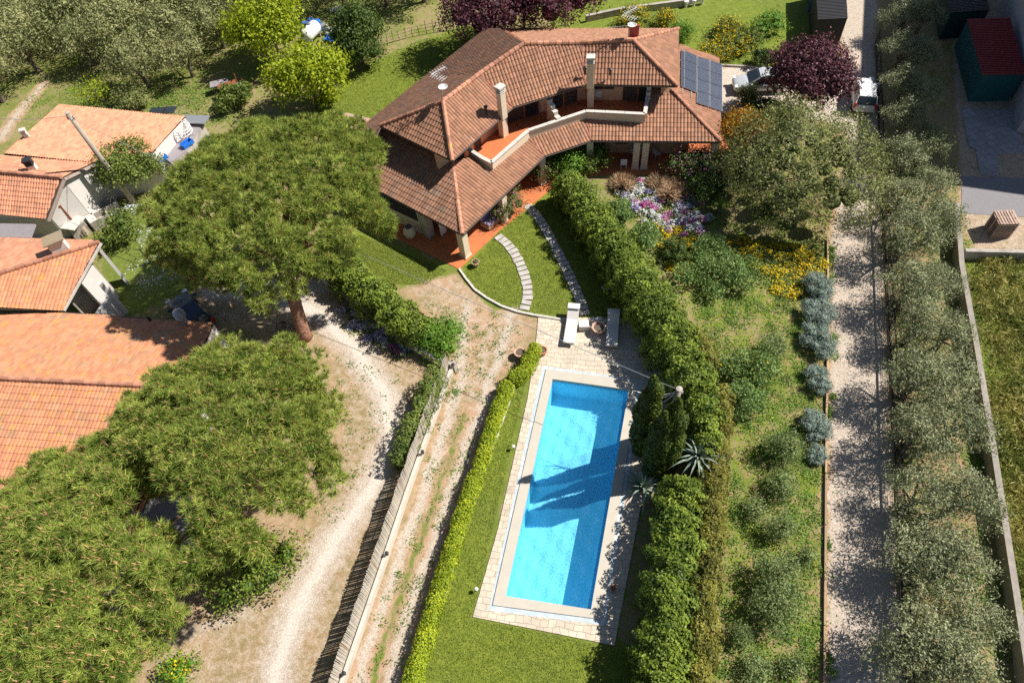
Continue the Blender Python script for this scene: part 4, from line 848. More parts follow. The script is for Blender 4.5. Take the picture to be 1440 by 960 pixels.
M['paving_grey']=pavemat('grey_slabs',(.36,.34,.35),(.30,.285,.29),.55,.55,(.14,.13,.12),-.2,off=0)
tag(ringmesh(DECK,pgut,.05,-.1,'pool_deck',M['paving'],None),kind='structure')
pool=thing('swimming_pool','long rectangular swimming pool with pale stone rim and bright blue water','swimming pool',tuple((pin[0]+pin[2])/2))
M['rim']=mat('pool_rim',(.48,.44,.37),.7,.06,2,col2=(.5,.46,.4),c2scale=1.5,c2lo=.55,c2hi=.75)
M['basin']=mat('pool_liner',(.30,.76,.99),.6,.03,2)
M['gut']=mat('pool_gutter',(.42,.49,.53),.5,.06,3,col2=(.7,.72,.72),c2scale=2)
ringmesh(pgut,pout,.052,-.1,'gutter_channel',M['gut'],pool); 
ringmesh(pout,pin,.11,-.12,'coping',M['rim'],pool)
mb=MB(); n=4; D=-1.75; q=[(p.x,p.y) for p in pin]
mb.face([(x,y,D) for x,y in q]); 
for i in range(4): a,b=q[i],q[(i+1)%4]; mb.face([(*a,-.12),(*b,-.12),(*b,D),(*a,D)])
mb.build('basin',M['basin'],pool)
m=bpy.data.materials.new('pool_water'); m.use_nodes=True; nt=m.node_tree; L=nt.links; nt.nodes.remove(nt.nodes['Principled BSDF']); out=nt.nodes['Material Output']
tr_=S(nt,'ShaderNodeBsdfTransparent'); tr_.inputs[0].default_value=(.76,.94,1,1); gl=S(nt,'ShaderNodeBsdfGlossy'); gl.inputs['Roughness'].default_value=.3; fr_=S(nt,'ShaderNodeFresnel'); fr_.inputs[0].default_value=1.33; mx=S(nt,'ShaderNodeMixShader')
g=S(nt,'ShaderNodeNewGeometry'); mp_=S(nt,'ShaderNodeMapping'); mp_.inputs['Rotation'].default_value=(0,0,.7); mp_.inputs['Scale'].default_value=(1,2.4,1); L.new(g.outputs['Position'],mp_.inputs[0]); ns=S(nt,'ShaderNodeTexNoise'); ns.inputs['Scale'].default_value=6; ns.inputs['Detail'].default_value=5; ns.inputs['Distortion'].default_value=1.5; L.new(mp_.outputs[0],ns.inputs['Vector'])
bu=S(nt,'ShaderNodeBump'); bu.inputs['Distance'].default_value=.018; L.new(ns.outputs[0],bu.inputs['Height']); L.new(bu.outputs[0],gl.inputs['Normal']); L.new(bu.outputs[0],fr_.inputs['Normal']); L.new(fr_.outputs[0],mx.inputs[0]); df_=S(nt,'ShaderNodeBsdfDiffuse'); df_.inputs[0].default_value=(.03,.55,.98,1); mb_=S(nt,'ShaderNodeMixShader'); mb_.inputs[0].default_value=.12; L.new(tr_.outputs[0],mb_.inputs[1]); L.new(df_.outputs[0],mb_.inputs[2]); L.new(mb_.outputs[0],mx.inputs[1]); L.new(gl.outputs[0],mx.inputs[2]); L.new(mx.outputs[0],out.inputs[0])
# ripples: a real uneven surface
nx_,ny_=40,110; ii,jj=np.meshgrid(np.linspace(0,1,nx_),np.linspace(0,1,ny_),indexing='ij'); P4=np.array([[p.x,p.y] for p in pin]); XY=(P4[0]*(1-ii)[...,None]+P4[1]*ii[...,None])*(1-jj)[...,None]+(P4[3]*(1-ii)[...,None]+P4[2]*ii[...,None])*jj[...,None]
zz=-.10+.006*np.sin(XY[...,0]*5+XY[...,1]*3)+.004*np.sin(XY[...,0]*9-XY[...,1]*4); VV_=np.concatenate([XY,zz[...,None]],-1).reshape(-1,3); id_=np.arange(nx_*ny_).reshape(nx_,ny_)
F_=np.stack([id_[:-1,:-1],id_[1:,:-1],id_[1:,1:],id_[:-1,1:]],-1).reshape(-1,4)[:,::-1]; wo=link('water',npmesh('water',VV_-np.array([pool.location.x,pool.location.y,pool.location.z]),F_,m,smooth=True),pool)
# soil bed under the deck edge so nothing is open
# ---------------------------------------------------------------- pool furniture
def lounger(label,hx,hy,fx,fy,h=.42):
    a=W(hx,hy,h+.25); b=W(fx,fy,h); a.z=b.z=0; d=(b-a).normalized(); L=(b-a).length; rz=math.atan2(d.y,d.x); t=thing('stone_lounger',label,'lounger',tuple((a+b)/2)); 
    mb=MB(); q=a+d*(L*.64); mb.box((q.x,q.y,h-.03),(L*.72,.72,.1),rz); mb.build('seat',M['white'],t,bevel=.015)
    mb=MB(); q=a+d*L*.16; n=Vector((-d.y,d.x,0)); th=R(28); 
    s0=a+d*L*.30+Vector((0,0,h)); s1=a+d*.0+Vector((0,0,h+.42)); V=[s0-n*.36,s0+n*.36,s1+n*.36,s1-n*.36]; mb.mesh(V+[v-Vector((0,0,.1)) for v in V],[(0,1,2,3),(7,6,5,4),(0,4,5,1),(1,5,6,2),(2,6,7,3),(3,7,4,0)]); mb.build('backrest',M['white'],t)
    mb=MB(); s=a-d*.02; V=Matrix.Rotation(rz,3,'Z'); mb.box((s.x,s.y,h+.42),(.42,.76,.08),rz); mb.build('headrest',M['white'],t,bevel=.01)
    for k in (.12,.5,.9):
        q=a+d*L*k; mb=MB(); mb.box((q.x,q.y,(h-.08)/2+.04),(.14,.6,h-.08),rz); mb.build('leg',M['paleterra'],t)
    return t
lounger('white stone lounger on the left, fully in the sun, beside the small white cube',807,433,800,482); lounger('white stone lounger on the right, speckled with leaf shade, beside the hedge',863,441,860,486)
p=W(821,455,.45); mb=MB(); mb.box((p.x,p.y,.27),(.62,.55,.42),R(-8)); tag(mb.build('side_table',M['white'],bevel=.01),'small white cube table between the stone lounger and the planter','table')
def pot(name,label,x,y,r,h,mt,plant=None,seg=8,seed=1):
    p=W(x,y,h*.7); t=thing(name,label,'pot',(p.x,p.y,.05)); mb=MB(); mb.lathe((p.x,p.y,.05),[(r*.65,0),(r*.85,h*.5),(r,h*.85),(r*1.1,h*.88),(r*1.1,h),(r*.85,h),(r*.8,h*.85),(.01,h*.8)],seg); mb.build('bowl',mt,t); mb=MB(); mb.lathe((p.x,p.y,.05),[(r*.8,h*.8),(r*.8,h*.86),(.01,h*.9)],seg); mb.build('soil',M['bark2'],t)
    if plant: 
        rr=rng(seed); P=rr.normal(size=(160,3))*np.array([r*.6,r*.6,r*.5]); P[:,2]=np.abs(P[:,2])+h*.9; V,F=face_leaves(P,unit(P-np.array([0,0,h*.7])),.1,.5,.7,rr); link('plant',npmesh('plant',V,F,M[plant],None,rr.random(len(F))),t)
    return t
pot('planter','octagonal pale clay planter between the two stone loungers',842,462,.42,.5,M['paleterra'],None,8)
pot('flower_pot','terracotta pot on the deck at the corner of the clipped hedge',763,494,.28,.42,M['terracotta'],None,16)
pot('flower_pot','pale clay pot on the gravel just left of the clipped hedge end',731,497,.32,.42,M['paleterra'],None,16)
pot('flower_pot','dark clay pot in the hedge shade at the right of the deck',907,499,.28,.45,M['paleterra'],None,16)
pot('flower_pot','small clay pot on the deck edge near the lower right of the pool',862,827,.17,.2,M['terracotta'],None,12)
pot('flower_pot','pink clay pot with a shrub at the foot of the villa corner pillar',669,370,.26,.36,M['paleterra'],'mixed',14,3)
p=W(838,450,.1); mb=MB(); mb.box((p.x,p.y,.14),(.8,.3,.18),R(-3)); tag(mb.build('stone_block',M['stonecap'],bevel=.02),'low grey stone block on the deck kerb behind the clay planter','block')
# ---------------------------------------------------------------- kerbs, edging, paths
kb=[W(*q) for q in ((646,379),(655,392),(668,408),(685,420),(705,431),(728,439),(752,444),(790,450),(830,453),(880,453),(915,456))]
mb=MB(); f=arc([(p.x,p.y) for p in kb],.5)
for a,b in zip(f,f[1:]): mb.wall(a,b+(b-a)*.02,.14,-.05,.13)
tag(mb.build('garden_kerb',M['stonecap']),'curved white garden kerb sweeping from villa terrace to the pool deck','kerb')
def stones(path,n,w,l,group,lab):
    P=[W(*q) for q in path]; c=[0]
    for a,b in zip(P,P[1:]): c.append(c[-1]+(b-a).length)
    X=[p.x for p in P]; Y=[p.y for p in P]; me=None; rr=random.Random(4); names=['first','second','third','fourth','fifth','sixth','seventh','eighth','ninth','tenth','eleventh','twelfth','thirteenth','fourteenth','fifteenth','sixteenth','seventeenth','eighteenth','nineteenth','twentieth','twenty-first','twenty-second','twenty-third','twenty-fourth','twenty-fifth','twenty-sixth']
    for i in range(n):
        s=c[-1]*i/(n-1); x=np.interp(s,c,X); y=np.interp(s,c,Y); e=.2; dx=np.interp(s+e,c,X)-np.interp(s-e,c,X); dy=np.interp(s+e,c,Y)-np.interp(s-e,c,Y); rz=math.atan2(dy,dx)
        if me is None: mb=MB(); mb.box((0,0,.03),(l,w,.07)); o=mb.build('stepping_stone',M['slab'],bevel=.012); me=o
        else: o=me.copy(); COL.objects.link(o)
        o.location=(x,y,.0); o.rotation_euler=(0,0,rz+rr.uniform(-.06,.06)); o.scale=(rr.uniform(.9,1.05),rr.uniform(.92,1.06),1)
        tag(o,f'{names[i]} paving slab from the kerb in the {lab}','paving slab',group)
M['slab']=mat('stone_slab',(.46,.42,.40),.9,.15,2.5,col2=(.34,.31,.29),c2scale=2)
stones([(738,433),(742,420),(742,405),(738,388),(731,370),(722,354),(712,342),(702,334)],17,.66,.36,'slabs of the curved path','curved left path')
stones([(822,440),(816,422),(806,400),(795,375),(782,350),(769,325),(757,306),(743,291)],25,.66,.36,'slabs of the long path','long right path')
# low wall with reed screen along the lane
wl=[W(634,518),W(600,585),(W(563,690)),W(520,800),W(480,905),W(440,1010)]
wl=[W(635,516,.45),W(604,600,.45),W(572,690,.45),W(535,800,.45),W(495,915,.45),W(452,1040,.45)]
bw=thing('boundary_wall','low white wall with a pale top along the left side of the gravel lane','wall',tuple(wl[2]*.5+wl[3]*.5-Vector((0,0,.45))))
mb=MB()
for a,b in zip(wl,wl[1:]): mb.wall(a,b+(b-a)*.002,.2,-.05,.45)
mb.build('wall',mat('weathered_white',(.50,.46,.40),.9,.15,3,col2=(.33,.3,.27),c2scale=1.5,c2lo=.55,c2hi=.7),bw)
wn=offs(wl,-.2) if (wl[1]-wl[0]).y<0 else offs(wl,.2)
rf=thing('reed_fence','grey reed screen standing behind the low white wall','fence',tuple(wn[2].to_2d())+(0,))
mb=MB(); rr=random.Random(8)
for a,b in zip(wn,wn[1:]):
    L=(b-a).length; n=int(L/.036); d=(b-a)/n; pr=Vector((-d.y,d.x,0)).normalized()
    for i in range(n):
        s=a+d*i; h=1.7+rr.uniform(-.05,.05)+.06*math.sin(i*.13); tl=rr.uniform(-.03,.03); w=d.normalized()*.018; lean=Vector((tl*d.normalized().x,tl*d.normalized().y,0))+pr*rr.uniform(-.02,.02)
        s0=Vector((s.x,s.y,.02)); s1=Vector((s.x,s.y,h))+lean; mb.mesh([s0-w,s0+w,s1+w,s1-w,s0-w+pr*.02,s0+w+pr*.02,s1+w+pr*.02,s1-w+pr*.02],[(0,1,2,3),(5,4,7,6),(3,2,6,7),(1,5,6,2),(4,0,3,7)])
mb.build('reeds',M['reed'],rf)
mb=MB(); 
for z in (.5,1.1,1.6):
    for a,b in zip(wn,wn[1:]): mb.tube([Vector((a.x,a.y,z)),Vector((b.x,b.y,z))],.02,5)
mb.build('tie_wire',M['dark'],rf)
for a,k in zip(wn,range(9)):
    mb=MB(); mb.tube([(a.x,a.y,-.1),(a.x,a.y,1.8)],.045,6); mb.build('post',M['timber'],rf)
for i,(x,y,l) in enumerate(((595,637,'topmost'),(545,779,'middle'),(485,947,'lowest'),(638,515,'end'))):
    p=W(x,y,.5); t=thing('garden_lamp',f'{l} of the small black lamps on the low white wall by the lane','lamp',(p.x,p.y,.45),0,'lamps on the low white wall'); mb=MB(); mb.tube([(p.x,p.y,.45),(p.x,p.y,.6)],.05,8); mb.build('base',M['dark'],t); mb=MB(); mb.lathe((p.x,p.y,.6),[(.07,0),(.1,.04),(.1,.16),(.04,.2)],10); mb.build('head',M['dark'],t)
# retaining wall of the upper hedge
rw=[W(452,388,.7),W(480,405,.7),W(520,438,.7),(W(560,470,.7)),W(612,502,.7),W(640,512,.7)]
mb=MB()
for a,b in zip(rw,rw[1:]): mb.wall(a,b,.3,-.05,.7)
tag(mb.build('retaining_wall',M['concrete']),'low concrete retaining wall under the leafy hedge at the driveway bend','wall')
# kerb stones along the clipped hedge
ce=[W(*q) for q in ((724,545),(690,640),(655,740),(625,840),(597,930),(570,1010))]; mb=MB()
for a,b in zip(ce,ce[1:]): mb.wall(a,b,.07,-.05,.12)
tag(mb.build('edging',M['white']),'thin white edging strip at the lawn side of the clipped hedge','edging')
# timber edging of the orchard strip
oe=[W(*q) for q in ((1163,338),(1164,460),(1161,600),(1160,740),(1158,960),(1157,1040))]; mb=MB()
for a,b in zip(oe,oe[1:]):
    n=max(1,int((b-a).length/2.0)); d=(b-a)/n
    for i in range(n): mb.wall(a+d*i,a+d*(i+.98),.10,-.05,.17+.01*(i%2))
tag(mb.build('timber_edging',M['timber']),'long tan timber edging between the orchard strip and the gravel road','edging')
# wire fence with dark rail beside the olive row
fx=[W(*q) for q in ((1231,60),(1236,200),(1243,330),(1250,460),(1258,640),(1266,800),(1274,975),(1279,1060))]
wf=thing('wire_fence','dark wire fence with a black top rail between the gravel road and the olive trees','fence',tuple(fx[3])); mb=MB(); pts=[Vector((p.x,p.y,.95)) for p in fx]; mb.tube(pts,.055,6); mb.tube([p-Vector((0,0,.85)) for p in pts],.05,6); mb.build('rail',M['blackp'],wf)
mb=MB()
for z in (.25,.4,.55,.7,.85): mb.tube([Vector((p.x,p.y,z)) for p in pts],.008,3)
P=arc([(p.x,p.y) for p in fx],.3)
for q in P: mb.tube([(q.x,q.y,.1),(q.x,q.y,.95)],.007,3)
mb.build('mesh',M['dark'],wf)
for q in arc([(p.x,p.y) for p in fx],2.6)[:40]: mb=MB(); mb.tube([(q.x,q.y,-.1),(q.x,q.y,1.15)],.04,6); mb.build('post',M['blackp'],wf)
# concrete wall right of the olives, yard wall
cw=[W(*q) for q in ((1347,300),(1354,375),(1374,480),(1394,600),(1416,740),(1438,880),(1455,1000))]
cw=[W(x,y,.9) for x,y in ((1346,285),(1353,372),(1373,480),(1393,600),(1415,740),(1437,880),(1455,1000))]; mb=MB()
for a,b in zip(cw,cw[1:]): mb.wall(a,b,.3,-.05,.9)
tag(mb.build('concrete_wall',mat('old_concrete',(.29,.26,.225),.95,.25,2,bump=.02,bscale=8)),'long rough concrete wall between the olive trees and the weedy meadow','wall')
yw=[W(1354,352,.75),W(1470,354,.75)]; mb=MB(); mb.wall(yw[0]+Vector((.2,0,0)),yw[1],.3,-.05,.75); mb.wall(yw[0]+Vector((.2,-.15,0)),yw[1]+Vector((0,-.15,0)),.06,.76,.8); tag(mb.build('yard_wall',M['concrete']),'short concrete wall closing the grey yard below the pallets','wall')
q=[W(1352,153),W(1428,155),W(1442,215),W(1402,218),W(1404,250),W(1378,246),W(1372,212),W(1362,206)]; mb=MB(); mb.prism([(p.x,p.y) for p in q],-.05,.05); tag(mb.build('slab_paving',M['paving_grey']),kind='structure')
q=[W(1352,248),W(1480,252),W(1480,308),W(1352,300)]; mb=MB(); mb.prism([(p.x,p.y) for p in q],-.05,.02); tag(mb.build('yard_pavement',mat('asphalt_grey',(.22,.21,.22),.95,.2,12)),kind='structure')
# pallets
pc_=W(1416,306,1.3); rz=R(-8)
for k in range(9):
    mb=MB()
    for j in range(7): o_=Matrix.Rotation(rz,3,'Z')@Vector((-.54+j*.18,0,.125)); mb.box(Vector((pc_.x,pc_.y,k*.15+.02))+o_,(.115,1.25,.02),rz)
    for j in (-.5,0,.5): o_=Matrix.Rotation(rz,3,'Z')@Vector((0,j*1.05,.065)); mb.box(Vector((pc_.x,pc_.y,k*.15+.02))+o_,(1.2,.1,.09),rz)
    for j in (-.5,0,.5): o_=Matrix.Rotation(rz,3,'Z')@Vector((0,j*1.05,.012)); mb.box(Vector((pc_.x,pc_.y,k*.15+.02))+o_,(1.2,.1,.02),rz)
    nm_=['lowest','second lowest','third lowest','fourth lowest','middle','fourth highest','third highest','second highest','topmost'][k]
    tag(mb.build('pallet',M['pallet'] if 'pallet' in M else M.setdefault('pallet',mat('pallet_wood',(.42,.30,.24),.9,.15,5,tint=.2))),f'{nm_} wooden pallet of the stack in the grey yard','pallet','pallets stacked in the grey yard')
# road kerbs of the parking bay
mb=MB(); mb.wall(W(1012,93),W(1150,100),.15,-.05,.15); tag(mb.build('kerb',M['concrete']),'low kerb behind the silver car parked beside the villa','kerb')
# top wall
mb=MB(); tw=[W(824,22,.6),W(870,12,.6),W(960,0,.6),W(1000,-12,.6)]
for a,b in zip(tw,tw[1:]): mb.wall(a,b,.3,0,.6)
tag(mb.build('rough_wall',M['concrete']),'rough grey boundary wall at the top edge beyond the washing line','wall')
# ---------------------------------------------------------------- poles and cables
def upole(label,bx,by,h,r0,r1,lean=(0,0)):
    b=W(bx,by); t=thing('utility_pole',label,'pole',(b.x,b.y,0)); mb=MB(); top=b+Vector((lean[0],lean[1],h)); mb.tube([b-Vector((0,0,.3)),top],[r0,r1],12); mb.build('shaft',M['pole'],t,smooth=True)
    mb=MB(); mb.lathe(top-Vector((0,0,.02)),[(r1*1.1,0),(r1*1.15,.06),(.02,.1)],10); mb.build('cap',M['concrete'],t)
    mb=MB(); mb.box(top-Vector((0,0,.45)),(.5,.1,.08)); 
    for s in (-.2,.2): mb.lathe(top+Vector((s,0,-.41)),[(.04,0),(.06,.05),(.03,.1),(.05,.14)],8)
    mb.build('insulator',M['steel'],t); return top
pt1=upole('tall leaning concrete pole beside the farmhouse and the round bush',190,287,8.3,.24,.15,(-.25,.1)); pt2=upole('concrete pole rising from the hedge beside the cypresses and pool',938,606,4.6,.2,.15,(.1,0))
def cable(name,label,a,b,sag,r=.02,m='steel'):
    mb=MB(); n=24; mb.tube([a.lerp(b,i/n)-Vector((0,0,4*sag*(i/n)*(1-i/n))) for i in range(n+1)],r,5); tag(mb.build(name,M[m]),label,'cable')
cable('cable','pale overhead cable crossing from the pool pole over the lane to the tall pole',pt2-Vector((0,0,.1)),pt1-Vector((0,0,.4)),.55,.017,'steel')
cable('cable','thin cable from the tall pole off to the left over the salmon roof',pt1-Vector((0,0,.2)),W(-60,160,7),.4,.02)
for i,(dx,l) in enumerate(((.25,'outer'),(.1,'inner'))):
    b=W(190,287); cable('service_cable',f'{l} cable hanging loosely down the side of the tall pole',pt1-Vector((0,0,.3)),b+Vector((dx,-.15,1.0)),-.0+.02,.022); 
mb=MB(); n=14
for k in range(3):
    a=pt2-Vector((.1,0,.25)); b=pt2+Vector((-2.0+.4*k,.5-.3*k,-.6)); mb.tube([a.lerp(b,i/n)-Vector((0,0,1.5*(i/n)*(1-i/n)+.2*k*(i/n))) for i in range(n+1)],.022,5)
tag(mb.build('cable_loop',M['plastic_white']),'loose white cable loops hanging at the top of the pool pole','cable')
# ---------------------------------------------------------------- cars
def loft(sections,mb,m=0,cap=True,t=.5):
    n=len(sections[0]); V=[p for s in sections for p in s]; F=[(i*n+k,i*n+(k+1)%n,(i+1)*n+(k+1)%n,(i+1)*n+k) for i in range(len(sections)-1) for k in range(n)]
    if cap: F+=[tuple(range(n-1,-1,-1)),tuple(range((len(sections)-1)*n,len(sections)*n))]
    mb.mesh(V,F,m,t)
def car(label,loc,rz,paint,L=4.1,Wd=1.74,H=1.48,hatch=True):
    t=thing('parked_car',label,'car',(loc.x,loc.y,0),rz); Mx=world_of(t)
    def X(pts): return [Mx@Vector(p) for p in pts]
    def sec(x,w,zb,zt,k=.82): w/=2; return [(x,-w*.92,zb),(x,-w,zb+.2*(zt-zb)),(x,-w,zb+.62*(zt-zb)),(x,-w*.93,zb+.9*(zt-zb)),(x,-w*k,zt),(x,w*k,zt),(x,w*.93,zb+.9*(zt-zb)),(x,w,zb+.62*(zt-zb)),(x,w,zb+.2*(zt-zb)),(x,w*.92,zb)]
    h=L/2; mb=MB(); S_=[(h,.62,.3,.55),(h-.06,.80,.22,.66),(h-.35,.95,.2,.76),(h-.9,1,.2,.88),(h-1.3,1,.2,.93),(0,1,.2,.95),(-h+.9,1,.2,.96),(-h+.3,.97,.2,.95),(-h+.06,.88,.24,.86),(-h,.8,.32,.7)]
    loft([X(sec(x,Wd*w,a,b)) for x,w,a,b in S_],mb); o=mb.build('body',paint,t,smooth=True); md=o.modifiers.new('s','SUBSURF'); md.levels=md.render_levels=1
    mb=MB(); xf,xr=h-1.15,-h+.12; cab=[(xf,.86,.93,.95),(xf-.65,.80,.93,H-.1),(xf-1.0,.76,.93,H-.02),(0-.2,.75,.93,H),(xr+.55,.73,.93,H-.03),(xr+.3,.74,.93,H-.12),(xr,.82,.93,.96)]
    def cs(x,w,zb,zt): w=Wd*w/2; return [(x,-Wd*.455,zb-.05),(x,-w,max(zb,zt-.1)),(x,-w*.9,zt),(x,w*.9,zt),(x,w,max(zb,zt-.1)),(x,Wd*.455,zb-.05)]
    loft([X(cs(*c)) for c in cab],mb); mb.build('windows',M['glass'],t)
    mb=MB(); rp=[(xf-.78,.66,H-.045),(xf-1.05,.70,H+.005),(-.2,.70,H+.025),(xr+.55,.68,H-.005),(xr+.33,.66,H-.08)]
    for (x0,w0,za),(x1,w1_,zb) in zip(rp,rp[1:]): mb.mesh(X([(x0,-Wd*w0/2,za),(x0,Wd*w0/2,za),(x1,Wd*w1_/2,zb),(x1,-Wd*w1_/2,zb)]),[(0,1,2,3)])
    for s in (-1,1):
        for x0,x1,z0,z1,y0,y1 in ((xf+.02,xf-.72,.96,H-.06,.44,.38),(-.1,-.12,.96,H-.03,.452,.38),(xr+.0,xr+.4,.97,H-.06,.43,.37)):
            a=Vector((x0,s*Wd*y0,z0)); b=Vector((x1,s*Wd*y1,z1)); mb.tube([Mx@a,Mx@b],.045,6)
    mb.build('roof_panel',paint,t)
    for sx in (h-.82,-h+.75):
        for s in (-1,1):
            mb=MB(); c=Vector((sx,s*(Wd/2-.08),.31)); mb.tube([Mx@(c-Vector((0,.1,0))),Mx@(c+Vector((0,.1,0)))],.31,18); wo_=mb.build('wheel',M['dark'],t); mb=MB(); mb.tube([Mx@(c+Vector((0,s*.09,0))),Mx@(c+Vector((0,s*.115,0)))],.19,14); mb.build('rim',M['steel'],wo_)
    for s in (-1,1):
        mb=MB(); mb.box(Mx@Vector((h-.16,s*Wd*.36,.66)),(.24,.34,.13),rz); mb.build('headlight',M['plastic_white'],t)
        mb=MB(); mb.box(Mx@Vector((-h+.12,s*Wd*.42,.78)),(.16,.16,.42),rz); mb.build('tail_light',mat('red_lens',(.5,.02,.02),.3),t)
        mb=MB(); mb.box(Mx@Vector((xf-.12,s*(Wd/2+.09),.98)),(.14,.2,.12),rz); mb.build('wing_mirror',paint,t)
    mb=MB(); mb.box(Mx@Vector((-h-.005,0,.55)),(.02,.5,.11),rz); mb.build('number_plate',M['plastic_white'],t); return t
pw_=mat('white_car_paint',(.72,.72,.72),.25,.02,2,spec=.6); ps=mat('silver_car_paint',(.60,.62,.64),.3,.02,2,spec=.6,metal=.25); pb=mat('navy_car_paint',(.012,.02,.045),.2,.02,2,spec=.7)
car('white hatchback seen from behind, parked under the olives beside the purple plum tree',W(1216,128,.8),math.atan2((W(1214,100,.8)-W(1217,155,.8)).y,(W(1214,100,.8)-W(1217,155,.8)).x),pw_,4.0); 
car('silver car nosing out from under the purple plum tree next to the solar roof',W(1070,112,.8),R(172),ps,4.3)
car('dark navy car parked behind the long orange roof in the pine shade',W(266,437,.7),R(128),pb,4.0)
# ---------------------------------------------------------------- big pines
def CP(x,y,z): p=W(x,y,z); return p.x,p.y
c1=CP(380,276,8.2); umbrella_pine('broad flat-topped pine with a bare leaning trunk between the driveway and the villa',W(430,474),c1[0],c1[1],7.3,6.7,6.7,2.4,5,230,.42,tufts=40,bump=.75)
c2=CP(300,622,7.6); gx_=[(W(205,700,7.6).x-c2[0],W(205,700,7.6).y-c2[1],1.5),(W(250,730,7.6).x-c2[0],W(250,730,7.6).y-c2[1],1.2),(W(300,580,7.6).x-c2[0],W(300,580,7.6).y-c2[1],.35),(W(270,560,7.6).x-c2[0],W(270,560,7.6).y-c2[1],.35),(W(325,640,7.6).x-c2[0],W(325,640,7.6).y-c2[1],.3)]
umbrella_pine('wide umbrella pine at the gravel driveway bend, its crown over the long orange roof',Vector((c2[0]-.5,c2[1]+.6,0)),c2[0],c2[1],6.5,5.5,5.3,2.5,11,190,.4,gx_,tufts=38,bump=.72)
c3=CP(75,800,7.6); umbrella_pine('umbrella pine filling the lower left corner, trunk foot by the yellow flowering bush',W(203,915),c3[0],c3[1],6.5,5.4,5.5,2.6,23,190,.45,((W(225,715,7.6).x-c3[0],W(228,712,7.6).y-c3[1],1.4),),tufts=40,bump=.72)
# ---------------------------------------------------------------- olives right of the road: two files
ORD=['first','second','third','fourth','fifth','sixth','seventh','eighth','ninth','tenth','eleventh','twelfth','thirteenth','fourteenth','fifteenth']
def olive_proto(seed,m,R0=1.75,H=3.2,n=6800,name='olive_tree',sz=.13,nl=11):
    r=rng(seed); t=thing(name,'','tree',(0,0,0)); lobes=[]
    for i in range(nl):
        a=i*2.4+r.normal()*.3; q=math.sqrt((i+.3)/nl); s=R0*(.28+.16*r.random()); lobes.append((R0*.8*q*math.cos(a),R0*.8*q*math.sin(a),H*.62+(H*.26)*(1-q*q)*(.6+.6*r.random())-.2*q,s,s,s*.8))
    link('crown',crown_mesh('crown',lobes,n,sz,.36,m,r,tilt=.9,shell=.75,corescale=0,clumps=22,keep=.35,down=-.5),t)
    mb=MB(); mb.tube([(0,0,-.1),(.08,.03,.5),(.0,.1,1.1)],[.26,.2,.17],9)
    for q in lobes[::2]: mb.tube([(0,.1,1.0),(q[0]*.45,q[1]*.45,1.0+(q[2]-1)*.55),(q[0]*.95,q[1]*.95,q[2])],[.1,.06,.02],6)
    mb.build('trunk',M['bark2'],t); return t
def place_copies(protos,spots,labels,group,zc=2.9,seed=1,cat='tree'):
    rr=random.Random(seed)
    used=set()
    for i,(x,y,s) in enumerate(spots):
        k=rr.randrange(len(protos)); o=protos[k]
        if k in used: o=copy_tree(o)
        used.add(k); p=W(x,y,zc*s); o.location=(p.x,p.y,0); o.rotation_euler=(0,0,rr.uniform(0,6.28)); o.scale=(s,s,s*rr.uniform(.92,1.1)); o['label']=labels[i]; o['group']=group; o['category']=cat
    for k,o in enumerate(protos):
        if k not in used:
            for c in list(o.children): bpy.data.objects.remove(c)
            bpy.data.objects.remove(o)
po=[olive_proto(31+i,M['olive']) for i in range(4)]
lf=[(1300,895,1.1),(1310,775,1.05),(1302,690,.95),(1302,600,1.05),(1300,520,1.05),(1298,445,.9),(1285,390,1.0),(1285,320,1.05),(1278,262,1.0),(1276,208,1.0),(1280,155,.95),(1278,105,.95),(1276,55,.95),(1280,8,1.0)]
lf=[q for q in lf if q[2]>0]
rt=[(1350,930,1.05),(1372,862,.95),(1355,780,1.05),(1362,690,1.0),(1352,590,1.0),(1345,520,.95),(1340,455,.9),(1322,385,.95),(1325,300,.95),(1318,245,.9),(1312,190,.85),(1300,118,.9),(1298,60,.95),(1305,10,.9)]
place_copies(po,lf+rt,[f'{ORD[i]} olive tree up from the bottom in the file next to the black rail fence' for i in range(len(lf))]+[f'{ORD[i]} olive tree up from the bottom in the file next to the concrete wall' for i in range(len(rt))],'olive trees along the gravel road',2.9,3)
# olive grove, top left
pg=[olive_proto(51+i,M['olive_grove'],2.7,4.6,4600,'olive_tree',.26,16) for i in range(4)]
sp_=[]; rr=random.Random(12)
GP=[(p.x,p.y) for p in PP((-40,-30),(560,-30),(600,0),(590,18),(530,22),(480,30),(470,-2),(440,-5),(415,0),(340,60),(300,100),(250,125),(130,122),(60,118),(20,150),(-60,150))]
y_=50.
row=0
while y_<92:
    x_=-60.+(row%2)*2.2
    while x_<0:
        qx,qy=x_+rr.uniform(-.6,.6),y_+rr.uniform(-.6,.6)
        if pip(np.array([qx]),np.array([qy]),GP)[0]: sp_.append((qx,qy,rr.uniform(.85,1.12)))
        x_+=4.3
    y_+=4.1; row+=1
used=[0]*4
for i,(qx,qy,s) in enumerate(sp_):
    k=rr.randrange(4); o=pg[k] if not used[k] else copy_tree(pg[k]); used[k]=1; o.location=(qx,qy,0); o.rotation_euler=(0,0,rr.uniform(0,6)); o.scale=(s,s,s); tag(o,'grey-green olive tree in the dense grove behind the farmhouse','tree','olive trees of the grove')
